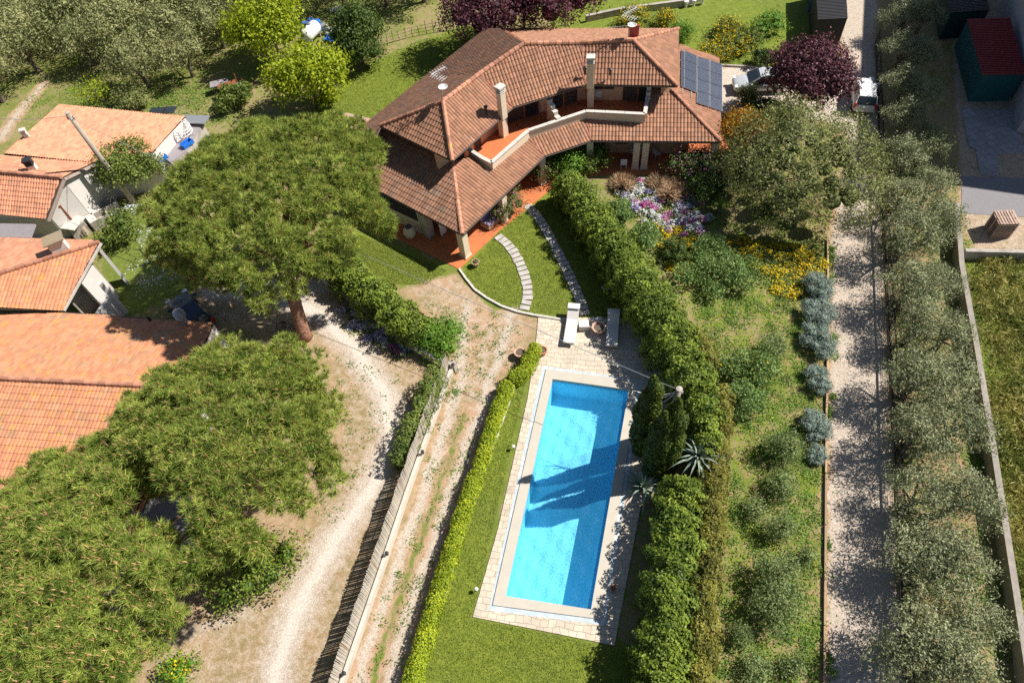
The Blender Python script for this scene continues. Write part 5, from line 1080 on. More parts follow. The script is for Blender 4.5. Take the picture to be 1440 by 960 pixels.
# ---------------------------------------------------------------- other trees
plain_tree('deciduous_tree','bright lime-green tree beside the white gas tank','tree',378,38,0,5.2,3.0,M['lime'],11000,.26,.6,71,16,clumps=14,corescale=.5)
plain_tree('deciduous_tree','second lime-green tree, at the left corner of the back lawn below the gas tank','tree',432,108,0,4.6,2.9,M['lime'],10000,.24,.6,72,16,clumps=14,corescale=.5,sq=(1.15,.8))
plain_tree('evergreen_tree','dark glossy evergreen tree at the corner of the back lawn','tree',503,62,0,5.0,2.4,M['darkgreen'],11000,.2,.55,73,14,clumps=7,sq=(.8,1.0),zc=1.9,corescale=.6)
plain_tree('plum_tree','purple-leaved plum tree at the top edge behind the villa roof','tree',735,5,0,6.0,4.3,M['plum'],30000,.22,.55,74,22,clumps=9,sq=(1.6,.8),corescale=.5)
plain_tree('plum_tree','purple-leaved plum tree between the silver and the white cars','tree',1137,110,0,5.0,2.6,M['plum'],24000,.2,.55,75,24,clumps=9,sq=(1.05,1.0),corescale=.5)
plain_tree('large_shrub_tree','large grey-green tree with pale bare twigs beside the flower garden','tree',1130,240,0,5.6,4.4,M['mixed'],46000,.2,.35,76,34,clumps=11,sq=(1.0,1.15),corescale=.3,zc=3.0,flat=1.0)
plain_tree('round_tree','round dark green tree with yellow tips at the foot of the tall pole','tree',180,235,0,3.8,2.1,M['bush'],9500,.18,.55,77,14,clumps=6)
big=[o for o in SC.objects if o.name=='large_shrub_tree'][0]; r_=rng(9); dd_=unit(r_.normal(size=(900,3))); dd_[:,2]=np.abs(dd_[:,2]); PV=dd_*np.array([4.3,4.6,2.6])*(.75+.27*r_.random((900,1)))+np.array([0,0,2.9]); V_,F_q=leaf_quads(PV,dd_,.85,.03,.6,r_); link('bare_twigs',npmesh('bare_twigs',V_,F_q,M['twig'],None,r_.random(len(F_q))),big)
shrub('bush','ragged green bush in the yard below the tall pole','bush',172,325,2.2,1.5,M['bush'],2600,.16,.5,78,clumps=8)
shrub('bush','dark rounded bush beneath the umbrella pine at the driveway bend','bush',350,800,2.3,1.9,M['hedge'],3800,.15,.6,79,clumps=6,sq=(1.4,1))
plain_tree('small_tree','small tree with orange and yellow leaves beside the villa','tree',1046,190,0,3.4,1.7,M['orangeleaf'],6000,.17,.5,80,12,clumps=8)
shrub('bush','dark green bush below the orange-leaved tree','bush',1060,222,2.2,1.9,M['bush'],3600,.18,.5,81,clumps=8)
shrub('bush','dark bush behind the silver car','bush',1073,85,1.4,1.1,M['darkgreen'],1800,.15,.5,82)
shrub('bush','dark green shrub in shade between the silver car and the orange tree','bush',1072,162,1.6,2.0,M['darkgreen'],3500,.17,.5,83,sq=(1.2,.8))
shrub('bush','olive-brown bush at the bonnet of the silver car','bush',1050,138,1.6,.8,M['mixed'],1800,.14,.45,84,clumps=8)
shrub('bush','mid-green bushes lining the field beyond the lime trees','bush',330,140,2.0,1.6,M['bush'],2400,.2,.5,85)
shrub('bush','low green bush at the back-lawn edge next to the dark evergreen','bush',460,140,1.4,1.1,M['lime'],1400,.18,.5,86)
plain_tree('small_tree','young almond tree with pale blossom in the farmhouse yard','tree',212,335,0,2.2,.9,M['whitepetal'],260,.09,.7,87,8,clumps=3,corescale=0,tr=.05)
plain_tree('vine_frame_tree','scrawny bright-leaved tree behind the salmon roof','tree',135,130,0,2.2,1.5,M['lime'],650,.2,.5,88,8,clumps=4,corescale=0,tr=.06)
shrub('bush','olive-green bush just beyond the ridge of the salmon roof','bush',185,143,1.8,1.8,M['mixed'],2000,.2,.45,89)
# broom bushes with yellow flowers behind the villa
for i,(x,y,r_,l) in enumerate(((998,80,1.5,'yellow-flowering broom bush at the back corner of the villa by the kerb'),(1030,68,1.6,'yellow-flowering bush right of the broom at the back corner, touching the grey driveway'),(1023,42,1.4,'yellow-flowering bush standing alone on the back right lawn'),(893,28,1.5,'yellow-flowering bush behind the white comb aerial'),(958,48,1.0,'green bush at the right end of the villa ridge'),(935,30,.8,'low yellow flowering clump between the aerial and the green bush'))):
    shrub('broom_bush',l,'bush',x,y,1.3,r_,M['bush'] if i!=4 else M['freshgreen'],2000,.15,.5,90+i,clumps=6,extra=(M['yellow'],.35 if i not in (4,) else .02))
shrub('bush','loose green shrub at the top right of the back lawn','bush',1082,35,1.3,1.6,M['freshgreen'],1500,.16,.45,97,clumps=6)
shrub('bush','dark leafy plant on the lawn right of the yellow flowering bush','bush',1050,58,1.3,1.3,M['bush'],1400,.2,.4,98,clumps=6)
# ---------------------------------------------------------------- hedges
H1=[W(x,y,2.5) for x,y in ((792,238),(815,268),(848,318),(878,362),(905,402),(930,440),(952,480),(972,520),(986,560),(992,600),(992,640))]
hedge('hedge','tall leafy bright green hedge running from the villa down past the pool deck','hedge',[(p.x,p.y) for p in H1],[1.7,1.8,2.0,2.2,2.3,2.4,2.3,2.1,1.4,1.1,1.1],[2.3,2.4,2.6,2.8,2.8,2.8,2.7,2.7,2.8,2.9,2.9],M['hedge'],270,.15,.6,3,rough=.26)
H1b=[W(x,y,2.2) for x,y in ((955,455),(985,490),(998,515))]
hedge('hedge','short bulge of darker hedge on the orchard side beside the pool pole','hedge',[(p.x,p.y) for p in H1b],1.8,2.2,M['hedge2'],270,.13,.6,5,rough=.16)
H2=[W(x,y,2.6) for x,y in ((965,668),(958,720),(950,780),(945,840),(938,900),(932,980),(928,1040))]
hedge('hedge','wide bright green hedge at the right of the lower lawn','hedge',[(p.x,p.y) for p in H2],[1.5,1.7,1.8,1.85,1.85,1.85,1.85],[2.5,2.6,2.7,2.7,2.7,2.7,2.7],M['hedge'],270,.15,.6,7,rough=.25)
H3=[W(x,y,2.3) for x,y in ((1013,540),(1010,600),(1005,660),(1000,720),(995,780),(990,850),(984,930),(978,1040))]
hedge('hedge','narrow bronze-green hedge on the orchard side of the wide hedge','hedge',[(p.x,p.y) for p in H3],[1.1]*8,[2.3]*8,M['hedge2'],280,.12,.6,9,rough=.2)
H4=[W(x,y,.85) for x,y in ((755,483),(745,505),(735,522),(716,530))]
hedge('clipped_hedge','short lime-green clipped hedge stub beside the terracotta pot','hedge',[(p.x,p.y) for p in H4],.75,.95,M['limehedge'],380,.11,.6,11,rough=.06,z0=0)
H5=[W(x,y,.85) for x,y in ((714,535),(700,575),(680,635),(660,690),(642,745),(625,800),(607,860),(590,915),(570,985),(555,1040))]
hedge('clipped_hedge','long narrow lime-green clipped hedge between the gravel lane and the pool lawn','hedge',[(p.x,p.y) for p in H5],.72,.95,M['limehedge'],380,.11,.6,13,rough=.06)
H6=[W(x,y,1.7) for x,y in ((455,360),(480,378),(510,400),(540,428),(575,450),(598,468),)]
hedge('hedge','leafy green hedge on the retaining wall at the driveway bend','hedge',[(p.x,p.y) for p in H6],[1.3,1.7,1.9,1.9,1.6,1.3],[1.7,1.9,2.0,2.0,1.9,1.7],M['hedge'],260,.15,.62,15,rough=.26)
shrub('climber','bright green trailing climber over the end of the retaining wall','climber',622,480,1.8,1.5,M['freshgreen'],4200,.13,.5,16,sq=(1.1,1),clumps=5)
ivy=[W(x,y,1.4) for x,y in ((624,515),(608,548),(590,585),(572,620),(562,650))]
hedge('ivy','green ivy sprawling over the upper end of the reed screen','ivy',[(p.x-.25,p.y) for p in ivy],[.7,.8,.7,.6,.4],[1.7,1.7,1.6,1.4,1.1],M['bush'],170,.13,.55,17,rough=.25)
ivy2=[W(x,y,2.0) for x,y in ((440,348),(470,362))]
shrub('bush','yellow-green shrub between the big pine and the leafy hedge','bush',470,362,2.2,1.3,M['lime'],1800,.15,.5,18,clumps=6)
# cypresses: middle one added and tops blunted to widen the shadow on the pool
for (x,y,l,H) in ((918,540,'left one of the three slim dark cypresses at the pool side',7.2),(955,570,'right one of the three slim cypresses, nearer the hedge',7.2),(936,585,'dark cypress added between the two taller ones to fill out their pool shadow',6.6)):
    p=W(x,y,H-.2); r=rng(int(x)); t=thing('cypress',l,'tree',(p.x,p.y,0)); lob=[]
    for i in range(11): k=i/10; rad=.7*(max(.02,1-(k*.97)**4))**.5*(.55+.45*min(1,k*4+.5)); lob.append((r.normal()*.06,r.normal()*.06,.45+k*(H-.85),rad,rad,.9))
    me=crown_mesh('crown',lob,15000,.12,.45,M['cypress'],r,tilt=.9,shell=.2,keep=.85,corescale=.88,down=-.9); link('crown',me,t); mb=MB(); mb.tube([(p.x,p.y,-.1),(p.x,p.y,1.5)],[.12,.08],8); mb.build('trunk',M['bark2'],t)
# agaves
def blades(name,label,cat,x,y,n,L,w,m,seed,droop=.5,up=.35,z=.3,H0=0):
    r=rng(seed); p=W(x,y,z); t=thing(name,label,cat,(p.x,p.y,0)); mb=MB()
    for i in range(n):
        a=i*2.4+r.normal()*.15; el=.25+1.15*(i/n)+r.normal()*.08; l=L*(1.05-.35*(i/n))*(.85+.3*r.random()); d=Vector((math.cos(a),math.sin(a),0)); s=Vector((-d.y,d.x,0)); pts=[]
        for k in range(7):
            u=k/6; pts.append((p+Vector((0,0,H0-z))+d*(l*u*math.cos(el))+Vector((0,0,.12+l*u*math.sin(el)-droop*l*u**2.5*math.cos(el))), w*(1-.97*u**1.6)*(.7+.6*math.sin(min(1,u*2)*PI/2)) ))
        for (q0,w0),(q1,w1_) in zip(pts,pts[1:]):
            mb.mesh([q0-s*w0/2+Vector((0,0,.3*w0)),q0,q0+s*w0/2+Vector((0,0,.3*w0)),q1+s*w1_/2+Vector((0,0,.3*w1_)),q1,q1-s*w1_/2+Vector((0,0,.3*w1_))],[(0,1,4,5),(1,2,3,4)],0,(i*.37)%1)
    mb.build('leaves',m,t,smooth=True)
    mb=MB(); mb.lathe((p.x,p.y,-.05),[(.16,0),(.18,.15+H0),(.05,.25+H0)],8); mb.build('stem',M['bark2'],t); return t
blades('agave','large blue-grey agave on the deck edge left of the cypresses, in shade','agave',905,683,42,1.5,.14,M['agave'],3,.6,z=.5,H0=.2); blades('agave','large pale sunlit agave spilling over the hedge right of the cypresses','agave',982,640,42,1.6,.13,M['agave'],4,.6,z=2.4,H0=2.1)
blades('yucca','bright green yucca under the grey-green tree in the flower garden','yucca',1012,292,34,1.1,.06,M['freshgreen'],5,.35,z=.5,H0=.4)
# ornamental grasses, garden plants
def grass_clump(label,x,y,n,L,seed,m='drygrass',rr0=.25):
    r=rng(seed); p=W(x,y,L*.5); t=thing('ornamental_grass',label,'grass clump',(p.x,p.y,0)); B=r.normal(size=(n,3))*rr0; B[:,2]=0; d=unit(B*1.2+r.normal(size=(n,3))*.25+np.array([0,0,.9])); d[:,2]=np.abs(d[:,2]); s=unit(np.cross(d,r.normal(size=(n,3))))*.014; l=(L*(.7+.5*r.random(n)))[:,None]
    mid=B+d*l*.6; tip=mid+unit(d+unit(B+1e-6)*.5-np.array([0,0,.2]))*l*.45; V=np.stack([B-s,B+s,mid+s*1.2,tip],1).reshape(-1,3); F=np.arange(4*n).reshape(n,4); link('blades',npmesh('blades',V,F,M[m],None,r.random(n)),t)
    mb=MB(); mb.lathe((p.x,p.y,-.03),[(rr0*1.2,0),(rr0,.1),(.02,.15)],8); mb.build('root',M['bark2'],t)
for i,(x,y,l) in enumerate(((876,256,'leftmost of the straw-coloured grass clumps edging the flower bed'),(928,256,'second straw-coloured grass clump from the left edging the flower bed'),(957,262,'right-hand straw-coloured grass clump beside the purple flowers'),(941,270,'small straw-coloured grass clump at the top of the flower bed'))): grass_clump(l,x,y,1300,.75,40+i,rr0=.2)
def garden(name,label,x,y,H,R0,m,n,sz,seed,**k): return shrub(name,label,'shrub',x,y,H,R0,M[m],n,sz,.5,seed,**k)
garden('shrub','bright green shrub against the villa porch at the hedge top','819',0,0,0,'bush',0,0,0) if False else None
garden('shrub','bright green shrub against the villa porch at the top of the hedge',800,236,2.0,1.3,'freshgreen',2200,.15,101,clumps=6)
garden('shrub','deeper green rosemary-like shrub on the porch side of the hedge',836,226,1.9,1.4,'bush',2600,.12,102,clumps=6)
garden('shrub','pink-flowering climber on the villa porch pillar left of the hedge',762,240,2.3,1.1,'bush',2000,.13,103,clumps=5,extra=(M['mauve'],.12))
garden('shrub','flowering shrub with mauve blooms against the villa eave beside the long path',715,292,2.2,1.2,'mixed',2300,.13,104,clumps=5,extra=(M['mauve'],.10))
garden('shrub','dark red-flowered climber at the right end of the villa porch',975,236,2.2,1.7,'darkgreen',2800,.14,105,clumps=6,extra=(M['mauve'],.18),sq=(1.4,.8))
garden('shrub','grey-green shrub with mauve flowers at the villa right corner pillar',1012,232,2.2,1.3,'mixed',2200,.13,106,clumps=6,extra=(M['mauve'],.08))
garden('shrub','dark green rounded shrub among the yellow flowers',950,356,1.2,1.1,'darkgreen',2600,.1,107)
garden('shrub','feathery green bush on the left of the flower bed along the hedge',872,300,1.3,1.0,'feather',3600,.15,108,face=False,corescale=.2,sq=(.9,1.3))
garden('shrub','second feathery green bush down the hedge, beside the white flowers',905,335,1.5,1.2,'feather',3200,.15,109,face=False,corescale=.2)
garden('shrub','large feathery fennel-like bush in the middle below the yellow flowers',1010,385,1.5,2.1,'feather',6000,.16,110,face=False,corescale=.2,sq=(1.4,.8))
garden('shrub','feathery bush between the yellow flower patches',1000,352,1.3,1.3,'feather',3200,.15,111,face=False,corescale=.2)
garden('shrub','feathery broom with yellow specks on the orchard strip',1058,520,1.7,1.5,'feather',4600,.15,112,face=False,corescale=.2,extra=(M['yellow'],.03),sq=(1.2,1))
garden('shrub','darker feathery broom just below the yellow-specked one',1045,560,1.5,1.2,'feather',3600,.14,113,face=False,corescale=.2)
garden('shrub','dark green shrub in shade of the grey-green tree near the porch',995,262,1.5,1.5,'darkgreen',2600,.16,114)
for i,(x,y,H,r_,l) in enumerate(((1085,492,1.7,1.15,'loose pale olive sapling above the yellow-specked broom'),(1100,632,1.9,1.2,'olive sapling at the height of the sunlit agave, above the others of the lower strip'),(1098,685,1.5,.9,'olive sapling just below the one level with the agave'),(1062,718,1.1,.6,'small olive sapling on bare soil by the hedge'),(1094,745,1.4,.85,'olive sapling right of the small one on bare soil'),(1133,784,.9,.4,'tiny olive sapling beside the timber edging'),(1090,810,1.9,1.3,'upper half of the biggest pair of olive saplings'),(1086,858,2.0,1.4,'lower, largest olive sapling of the biggest pair'),(1040,893,1.1,.6,'small olive sapling left below the largest one'),(1113,938,1.0,.6,'low olive sapling near the bottom of the strip'),(1062,940,.8,.8,'spreading green sapling at the bottom of the strip'))):
    shrub('olive_sapling',l,'sapling',x,y,H*.9,r_*.78,M['sapling'],int(1900*r_*r_)+500,.12,.38,120+i,clumps=9,corescale=.3,group='olive saplings in the orchard strip')
for i,(x,y,H,r_,sq,l) in enumerate(((1148,405,1.0,.8,(.95,1.3),'blue-grey shrub at the top of the row beside the road edging'),(1150,440,1.0,.85,(.95,1.2),'second blue-grey shrub from the top of the row'),(1151,480,1.0,.85,(.9,1.3),'third blue-grey shrub from the top, last of the joined three'),(1150,536,.8,.65,(.9,1.3),'blue-grey shrub standing alone below the joined three'),(1146,600,.9,.72,(.9,1.2),'blue-grey shrub above the smallest one'),(1148,640,.55,.48,(1,1),'smallest blue-grey shrub, last in the row'))):
    shrub('blue_grey_shrub',l,'shrub',x,y,H*1.1,r_*1.3,M['blueshrub'],int(8500*r_*r_),.08,.5,140+i,sq=sq,group='blue-grey shrubs along the road edging',tilt=.7,nl=14)
shrub('bush','yellow-flowering bush at the bottom edge near the pine trunk','bush',250,945,.9,.8,M['freshgreen'],1100,.13,.6,150,clumps=6,extra=(M['yellow'],.15))
# ---------------------------------------------------------------- flowers and ground cover (uncountable)
def scatter(name,label,poly,n,size,asp,m,seed,h=.2,fl=None,clump=.5,nc=None,face=True,cat='flowers'):
    r=rng(seed); P=np.array([[p.x,p.y] for p in PP(*poly)]); lo_,hi_=P.min(0),P.max(0); nc=nc or max(5,n//40)
    C=r.random((nc*4,2))*(hi_-lo_)+lo_; C=C[pip(C[:,0],C[:,1],[tuple(q) for q in P])][:nc]; k=r.integers(0,len(C),n); X=C[k]+r.normal(size=(n,2))*clump*(.5+.8*r.random((len(C),1))[k]); hh=(.4+.8*r.random(len(C)))[k]
    Z_=h*hh*(1-np.minimum(1,np.linalg.norm(X-C[k],axis=1)/(clump*2.2)))*(.5+.6*r.random(n))+.02; Q=np.column_stack([X,Z_]); N=np.tile([0,0,1.],(n,1))+r.normal(size=(n,3))*.4
    V,F=(face_leaves(Q,unit(N),size,asp,.6,r) if face else leaf_quads(Q,unit(N),size,asp,.45,r)); V[:,2]=np.maximum(V[:,2],.012)
    mats=[m]; mi=np.zeros(n,int); tn=r.random(n)*.6+.4*r.random(len(C))[k]
    if fl: mats+= [f[0] for f in fl]; 
    if fl:
        top=Z_>h*.35*hh; u=r.random(n); cpick=r.integers(0,len(fl),len(C))[k]
        for j,f in enumerate(fl): mi[(cpick==j)&(u<f[1])&top]=j+1
    o=link(name,npmesh(name,V,F,mats,mi,tn)); return tag(o,label,cat,kind='stuff')
scatter('flower_bed','bed of white, lilac, pink and magenta daisies in front of the villa porch',((862,262),(905,250),(950,270),(990,275),(998,300),(995,325),(955,335),(920,330),(895,300),(878,285)),15000,.13,.7,M['bush'],201,.35,[(M['whitepetal'],.8),(M['lilac'],.8),(M['pink'],.8),(M['whitepetal'],.7)],.26,110)
scatter('yellow_flowers','drift of yellow daisies in the middle of the garden',((918,318),(955,322),(985,345),(1000,372),(980,395),(945,392),(935,360),(915,340)),6500,.12,.7,M['bush'],202,.35,[(M['yellow'],.6)],.28,60)
scatter('yellow_daisies','drift of yellow daisies under the grey-green tree towards the road',((1010,335),(1060,340),(1110,345),(1160,345),(1162,375),(1140,400),(1120,418),(1085,415),(1080,385),(1030,365)),8500,.12,.7,M['bush'],203,.35,[(M['yellow'],.55)],.28,80)
scatter('lilac_flowers','spill of lilac daisies below the retaining wall at the driveway bend',((480,432),(498,430),(530,455),(556,468),(582,486),(572,500),(550,494),(510,474),(486,454)),5200,.15,.7,M['bush'],204,.35,[(M['lilac'],.8),(M['lilac'],.8),(M['whitepetal'],.7)],.24,30)
scatter('magenta_flowers','clump of magenta flowers at the lower end of the lilac daisies',((548,470),(566,470),(578,488),(562,500),(545,490)),700,.12,.7,M['bush'],205,.4,[(M['pink'],.7),(M['mauve'],.7)],.2,6)
scatter('white_daisies','white daisies in the grass of the farmhouse yard',((180,370),(240,345),(290,350),(280,385),(220,400),(190,410)),900,.09,.8,M['whitepetal'],206,.05,None,.5,40)
scatter('weeds','low leafy weeds covering the orchard strip',((970,415),(1080,395),(1130,420),(1130,520),(1150,620),(1156,790),(1156,900),(1130,1000),(1000,1000),(1008,900),(1018,800),(1026,700),(1032,600),(1000,520)),24000,.12,.45,M['weed'],207,.12,[(M['yellow'],.01)],.35,330,cat='weeds')
scatter('meadow_weeds','tall yellow-green weeds of the meadow right of the concrete wall',((1360,365),(1460,368),(1600,1000),(1450,1000),(1408,620),(1385,480)),34000,.34,.14,M['meadow'],208,.6,None,.45,420,face=False,cat='weeds')
scatter('undergrowth','patchy undergrowth beneath the olive trees by the fence',((1245,200),(1340,200),(1355,380),(1375,480),(1395,620),(1450,1000),(1285,1000),(1262,620)),14000,.15,.4,M['weed'],209,.15,None,.45,260,cat='weeds')
scatter('verge_weeds','thin line of weeds along both sides of the timber edging',((1165,345),(1174,345),(1170,960),(1160,960)),2200,.12,.4,M['weed'],210,.12,None,.2,120,cat='weeds')
scatter('lane_weeds','small weeds growing through the gravel lane',((590,420),(700,440),(735,470),(700,545),(580,960),(500,960),(575,740),(640,520)),2600,.12,.4,M['weed'],211,.08,None,.2,170,cat='weeds')
scatter('drive_weeds','small weeds on the driveway edge by the pines',((470,500),(600,540),(560,640),(480,720),(390,850),(360,830),(440,720),(475,640)),900,.12,.4,M['weed'],212,.08,None,.2,60,cat='weeds')
scatter('grove_grass','rough grass between the olive grove and the sheds',((20,130),(330,120),(330,170),(260,180),(60,170)),6000,.2,.3,M['weed'],213,.15,None,.8,120,cat='weeds')
scatter('garden_leaves','leafy cover between the shrubs of the villa garden',((860,250),(1030,240),(1100,300),(1160,345),(1080,400),(960,400),(900,340)),9000,.15,.5,M['bush'],214,.22,None,.45,160,cat='ground cover')
def lawnblades(name,label,poly,n,seed,m='lawnleaf'):
    r=rng(seed); P=np.array([[p.x,p.y] for p in PP(*poly)]); lo_,hi_=P.min(0),P.max(0); X=r.random((int(n*2.2),2))*(hi_-lo_)+lo_; X=X[pip(X[:,0],X[:,1],[tuple(q) for q in P])][:n]; d1=dist_line(X[:,0],X[:,1],DECK+[DECK[0]]); X=X[~pip(X[:,0],X[:,1],DECK)&(d1>.08)]
    Q=np.column_stack([X,np.full(len(X),.03)]); V,F=leaf_quads(Q,np.tile([0,0,1.],(len(X),1)),.10,.22,.5,r); V[:,2]=np.maximum(V[:,2],.003); tag(link(name,npmesh(name,V,F,M[m],None,r.random(len(F)))),label,'grass',kind='stuff')
M['lawnleaf']=leafmat('lawn_blades',(.11,.155,.02),(.31,.345,.06),trans=.2,pscale=.5)
lawnblades('lawn_grass','short grass of the lawn around the pool',((748,500),(665,868),(880,915),(950,960),(950,1000),(560,1000),(600,925),(722,548),(735,520)),46000,301)
lawnblades('garden_grass','short grass of the villa front lawn',((650,385),(668,408),(700,428),(745,440),(870,448),(900,420),(800,260),(752,290),(700,328)),34000,302)
lawnblades('back_grass','short grass of the lawn behind the villa',((425,178),(505,185),(640,78),(670,45),(640,45),(560,75),(500,105)),26000,303)
lawnblades('side_grass','short grass between the villa terrace and the leafy hedge',((490,345),(505,330),(630,380),(600,400),(540,400)),12000,304)
# ---------------------------------------------------------------- odds and ends
# villa porch things
def chair(label,x,y,rz,z=0,m='plastic_white'):
    p=W(x,y,.4); t=thing('garden_chair',label,'chair',(p.x,p.y,.04),rz); X=world_of(t)
    mb=MB(); mb.box(X@Vector((0,0,.42)),(.46,.46,.04),rz); mb.build('seat',M[m],t); mb=MB(); mb.box(X@Vector((-.22,0,.68)),(.04,.46,.5),rz); mb.build('backrest',M[m],t)
    for a in (-.2,.2):
        for b in (-.2,.2): mb=MB(); mb.box(X@Vector((a,b,.2)),(.035,.035,.4),rz); mb.build('leg',M[m],t)
chair('blue and white folding chair under the villa porch left of the double pillar',877,230,R(80),m='cloth_white'); chair('white folding chair under the porch right of the double pillar',923,216,R(20))
def airer(label,x,y,rz):
    p=W(x,y,1.0); t=thing('clothes_airer',label,'airer',(p.x,p.y,.04),rz); X=world_of(t); mb=MB()
    for s in (-.5,.5):
        mb.tube([X@Vector((-.5,s,0)),X@Vector((.5,s,.95))],.02,5); mb.tube([X@Vector((.5,s,0)),X@Vector((-.5,s,.95))],.02,5)
    for k in range(7): mb.tube([X@Vector((-.5+k*.166,-.5,.96)),X@Vector((-.5+k*.166,.5,.96))],.012,4)
    mb.build('frame',M['plastic_white'],t); mb=MB(); mb.box(X@Vector((0,0,.98)),(1.0,.85,.02),rz); mb.build('laundry',M['cloth_white'],t)
airer('white clothes airer with laundry at the porch edge left of the double pillar',896,207,R(-10))
p=W(577,330,.3); t=thing('urn','large pale clay urn on the terrace below the cream wall','urn',(p.x,p.y,.04)); mb=MB(); mb.lathe((p.x,p.y,.04),[(.2,0),(.38,.25),(.45,.55),(.36,.85),(.2,.98),(.22,1.02),(.27,1.06),(.2,1.06),(.15,.95)],20); mb.build('body',M['cream'],t,smooth=True); mb=MB(); mb.lathe((p.x,p.y,1.05),[(.16,0),(.26,.03),(.24,.06),(.02,.08)],14); mb.build('neck',M['bark2'],t)
p=W(607,312,1.2); mb=MB()
for k in range(8): q=Vector((p.x+.5,p.y-.35,0))+Vector((.07*k*.7,.07*k*.7,0)); mb.tube([(q.x,q.y,.1),(q.x+.02,q.y,2.4)],.045,6)
tag(mb.build('curtain',M['plastic_white']),'pale gathered curtain hanging beside the grey pillar on the terrace','curtain')
p=W(685,312,.4); t=thing('garden_sofa','lilac cushioned sofa under the eave at the right of the corner pillar','sofa',(p.x+.4,p.y+.3,.04),R(45)); X=world_of(t); mb=MB(); mb.box(X@Vector((0,0,.2)),(1.7,.85,.3),R(45)); mb.build('base',M['timber'],t); mb=MB(); mb.box(X@Vector((0,0,.42)),(1.6,.8,.14),R(45)); mb.build('seat',mat('lilac_cloth',(.33,.27,.42)),t,bevel=.04); mb=MB(); mb.box(X@Vector((0,.38,.65)),(1.6,.16,.4),R(45)); mb.build('backrest',mat('lilac_cloth_back',(.3,.25,.4)),t,bevel=.04)
# washing line
t=thing('washing_line','washing line hung with navy laundry behind the villa roof','washing line',tuple(W(855,45,0))); a,b=W(826,42,1.7),W(888,36,1.7); mb=MB()
for q in (a,b): mb.tube([(q.x,q.y,0),(q.x,q.y,1.75)],.04,6)
mb.build('post',M['timber'],t); mb=MB(); mb.tube([a,b],.012,4); mb.build('line',M['plastic_white'],t)
for k,(s,e,m_) in enumerate(((.15,.3,'cloth_navy'),(.34,.52,'cloth_blue'),(.56,.68,'cloth_navy'),(.7,.86,'cloth_navy'))): mb=MB(); q0,q1=a.lerp(b,s),a.lerp(b,e); mb.wall(q0,q1,.03,.75,1.68); mb.build('garment',M[m_],t)
# gas tank and junk
p=W(437,45,.8); t=thing('gas_tank','white horizontal gas tank with a reddish patch among the junk','tank',(p.x,p.y,0),R(62)); X=world_of(t); mb=MB()
prof=[(.02,-1.15),(.35,-1.1),(.56,-.95),(.62,-.7),(.62,.7),(.56,.95),(.35,1.1),(.02,1.15)]; V=[X@Vector((z,r*math.cos(a),.85+r*math.sin(a))) for r,z in prof for a in np.linspace(0,2*PI,20,endpoint=False)]; mb.mesh(V,[(i*20+k,i*20+(k+1)%20,(i+1)*20+(k+1)%20,(i+1)*20+k) for i in range(7) for k in range(20)]); mb.build('shell',M['tank'],t,smooth=True)
for s in (-.7,.7):
    mb=MB(); mb.box(X@Vector((s,0,.2)),(.15,.9,.4),R(62)); mb.build('foot',M['concrete'],t)
mb=MB(); mb.lathe(X@Vector((.2,0,1.45)),[(.18,0),(.2,.12),(.1,.18)],12); mb.build('valve_dome',M['steel'],t)
for i,(x,y,m_,l) in enumerate(((429,33,'cloth_blue','dark blue barrel left of the others behind the gas tank'),(437,29,'cloth_blue','second dark blue barrel behind the gas tank'),(446,31,'blue','brighter blue barrel behind the gas tank'),(456,36,'steel','pale grey barrel at the right end of the barrels'))):
    p=W(x,y,.8); mb=MB(); mb.lathe((p.x,p.y,0),[(.3,0),(.32,.05),(.3,.3),(.32,.33),(.3,.36),(.3,.62),(.32,.65),(.3,.68),(.31,.93),(.28,.95),(.02,.93)],16); tag(mb.build('barrel',M[m_]),l,'barrel','barrels behind the gas tank')
rr=random.Random(2)
for i,(x,y,m_,l,s) in enumerate(((470,45,'plastic_white','pile of white and mixed junk right of the barrels',.5),(464,57,'blue','crumpled bright blue sheet below the junk pile',.5),(432,68,'cloth_blue','pale blue sheet in front of the gas tank',.4),(475,15,'steel','flat white tray above the barrels',.5),(340,118,'blue','blue tarpaulin scrap by the rusty machine',.4))):
    p=W(x,y,.2); mb=MB()
    for k in range(6): mb.box((p.x+rr.uniform(-s,s),p.y+rr.uniform(-s,s),rr.uniform(.1,.35)),(rr.uniform(.3,.7)*s*2,rr.uniform(.3,.6)*s*2,.12),rr.uniform(0,3),tilt=Matrix.Rotation(rr.uniform(-.4,.4),3,'X'))
    tag(mb.build('scrap_heap' if i!=3 else 'tray',M[m_]),l,'scrap')
p=W(333,125,.6); t=thing('rusty_machine','rusty farm implement with a spoked wheel at the field edge','farm machine',(p.x,p.y,0),R(20)); X=world_of(t)
mb=MB(); mb.tube([X@Vector((-1.6,0,.7)),X@Vector((1.5,0,.6))],.07,6); mb.tube([X@Vector((-.6,-.7,.5)),X@Vector((-.6,.7,.5))],.06,6); mb.tube([X@Vector((.2,0,.6)),X@Vector((.3,.1,1.9))],.05,6); mb.box(X@Vector((-.6,.2,.9)),(1.6,.9,.06),R(20),tilt=Matrix.Rotation(.5,3,'X')); mb.build('frame',M['rust'],t)
for s in (-.7,.7):
    mb=MB(); c=X@Vector((.5,s,.45)); q=[c+Matrix.Rotation(R(20),3,'Z')@Vector((.45*math.cos(a),0,.45*math.sin(a))) for a in np.linspace(0,2*PI,20)]; mb.tube(q,.045,5); [mb.tube([c,q[k]],.025,4) for k in range(0,20,3)]; mb.build('wheel',M['rust'],t)
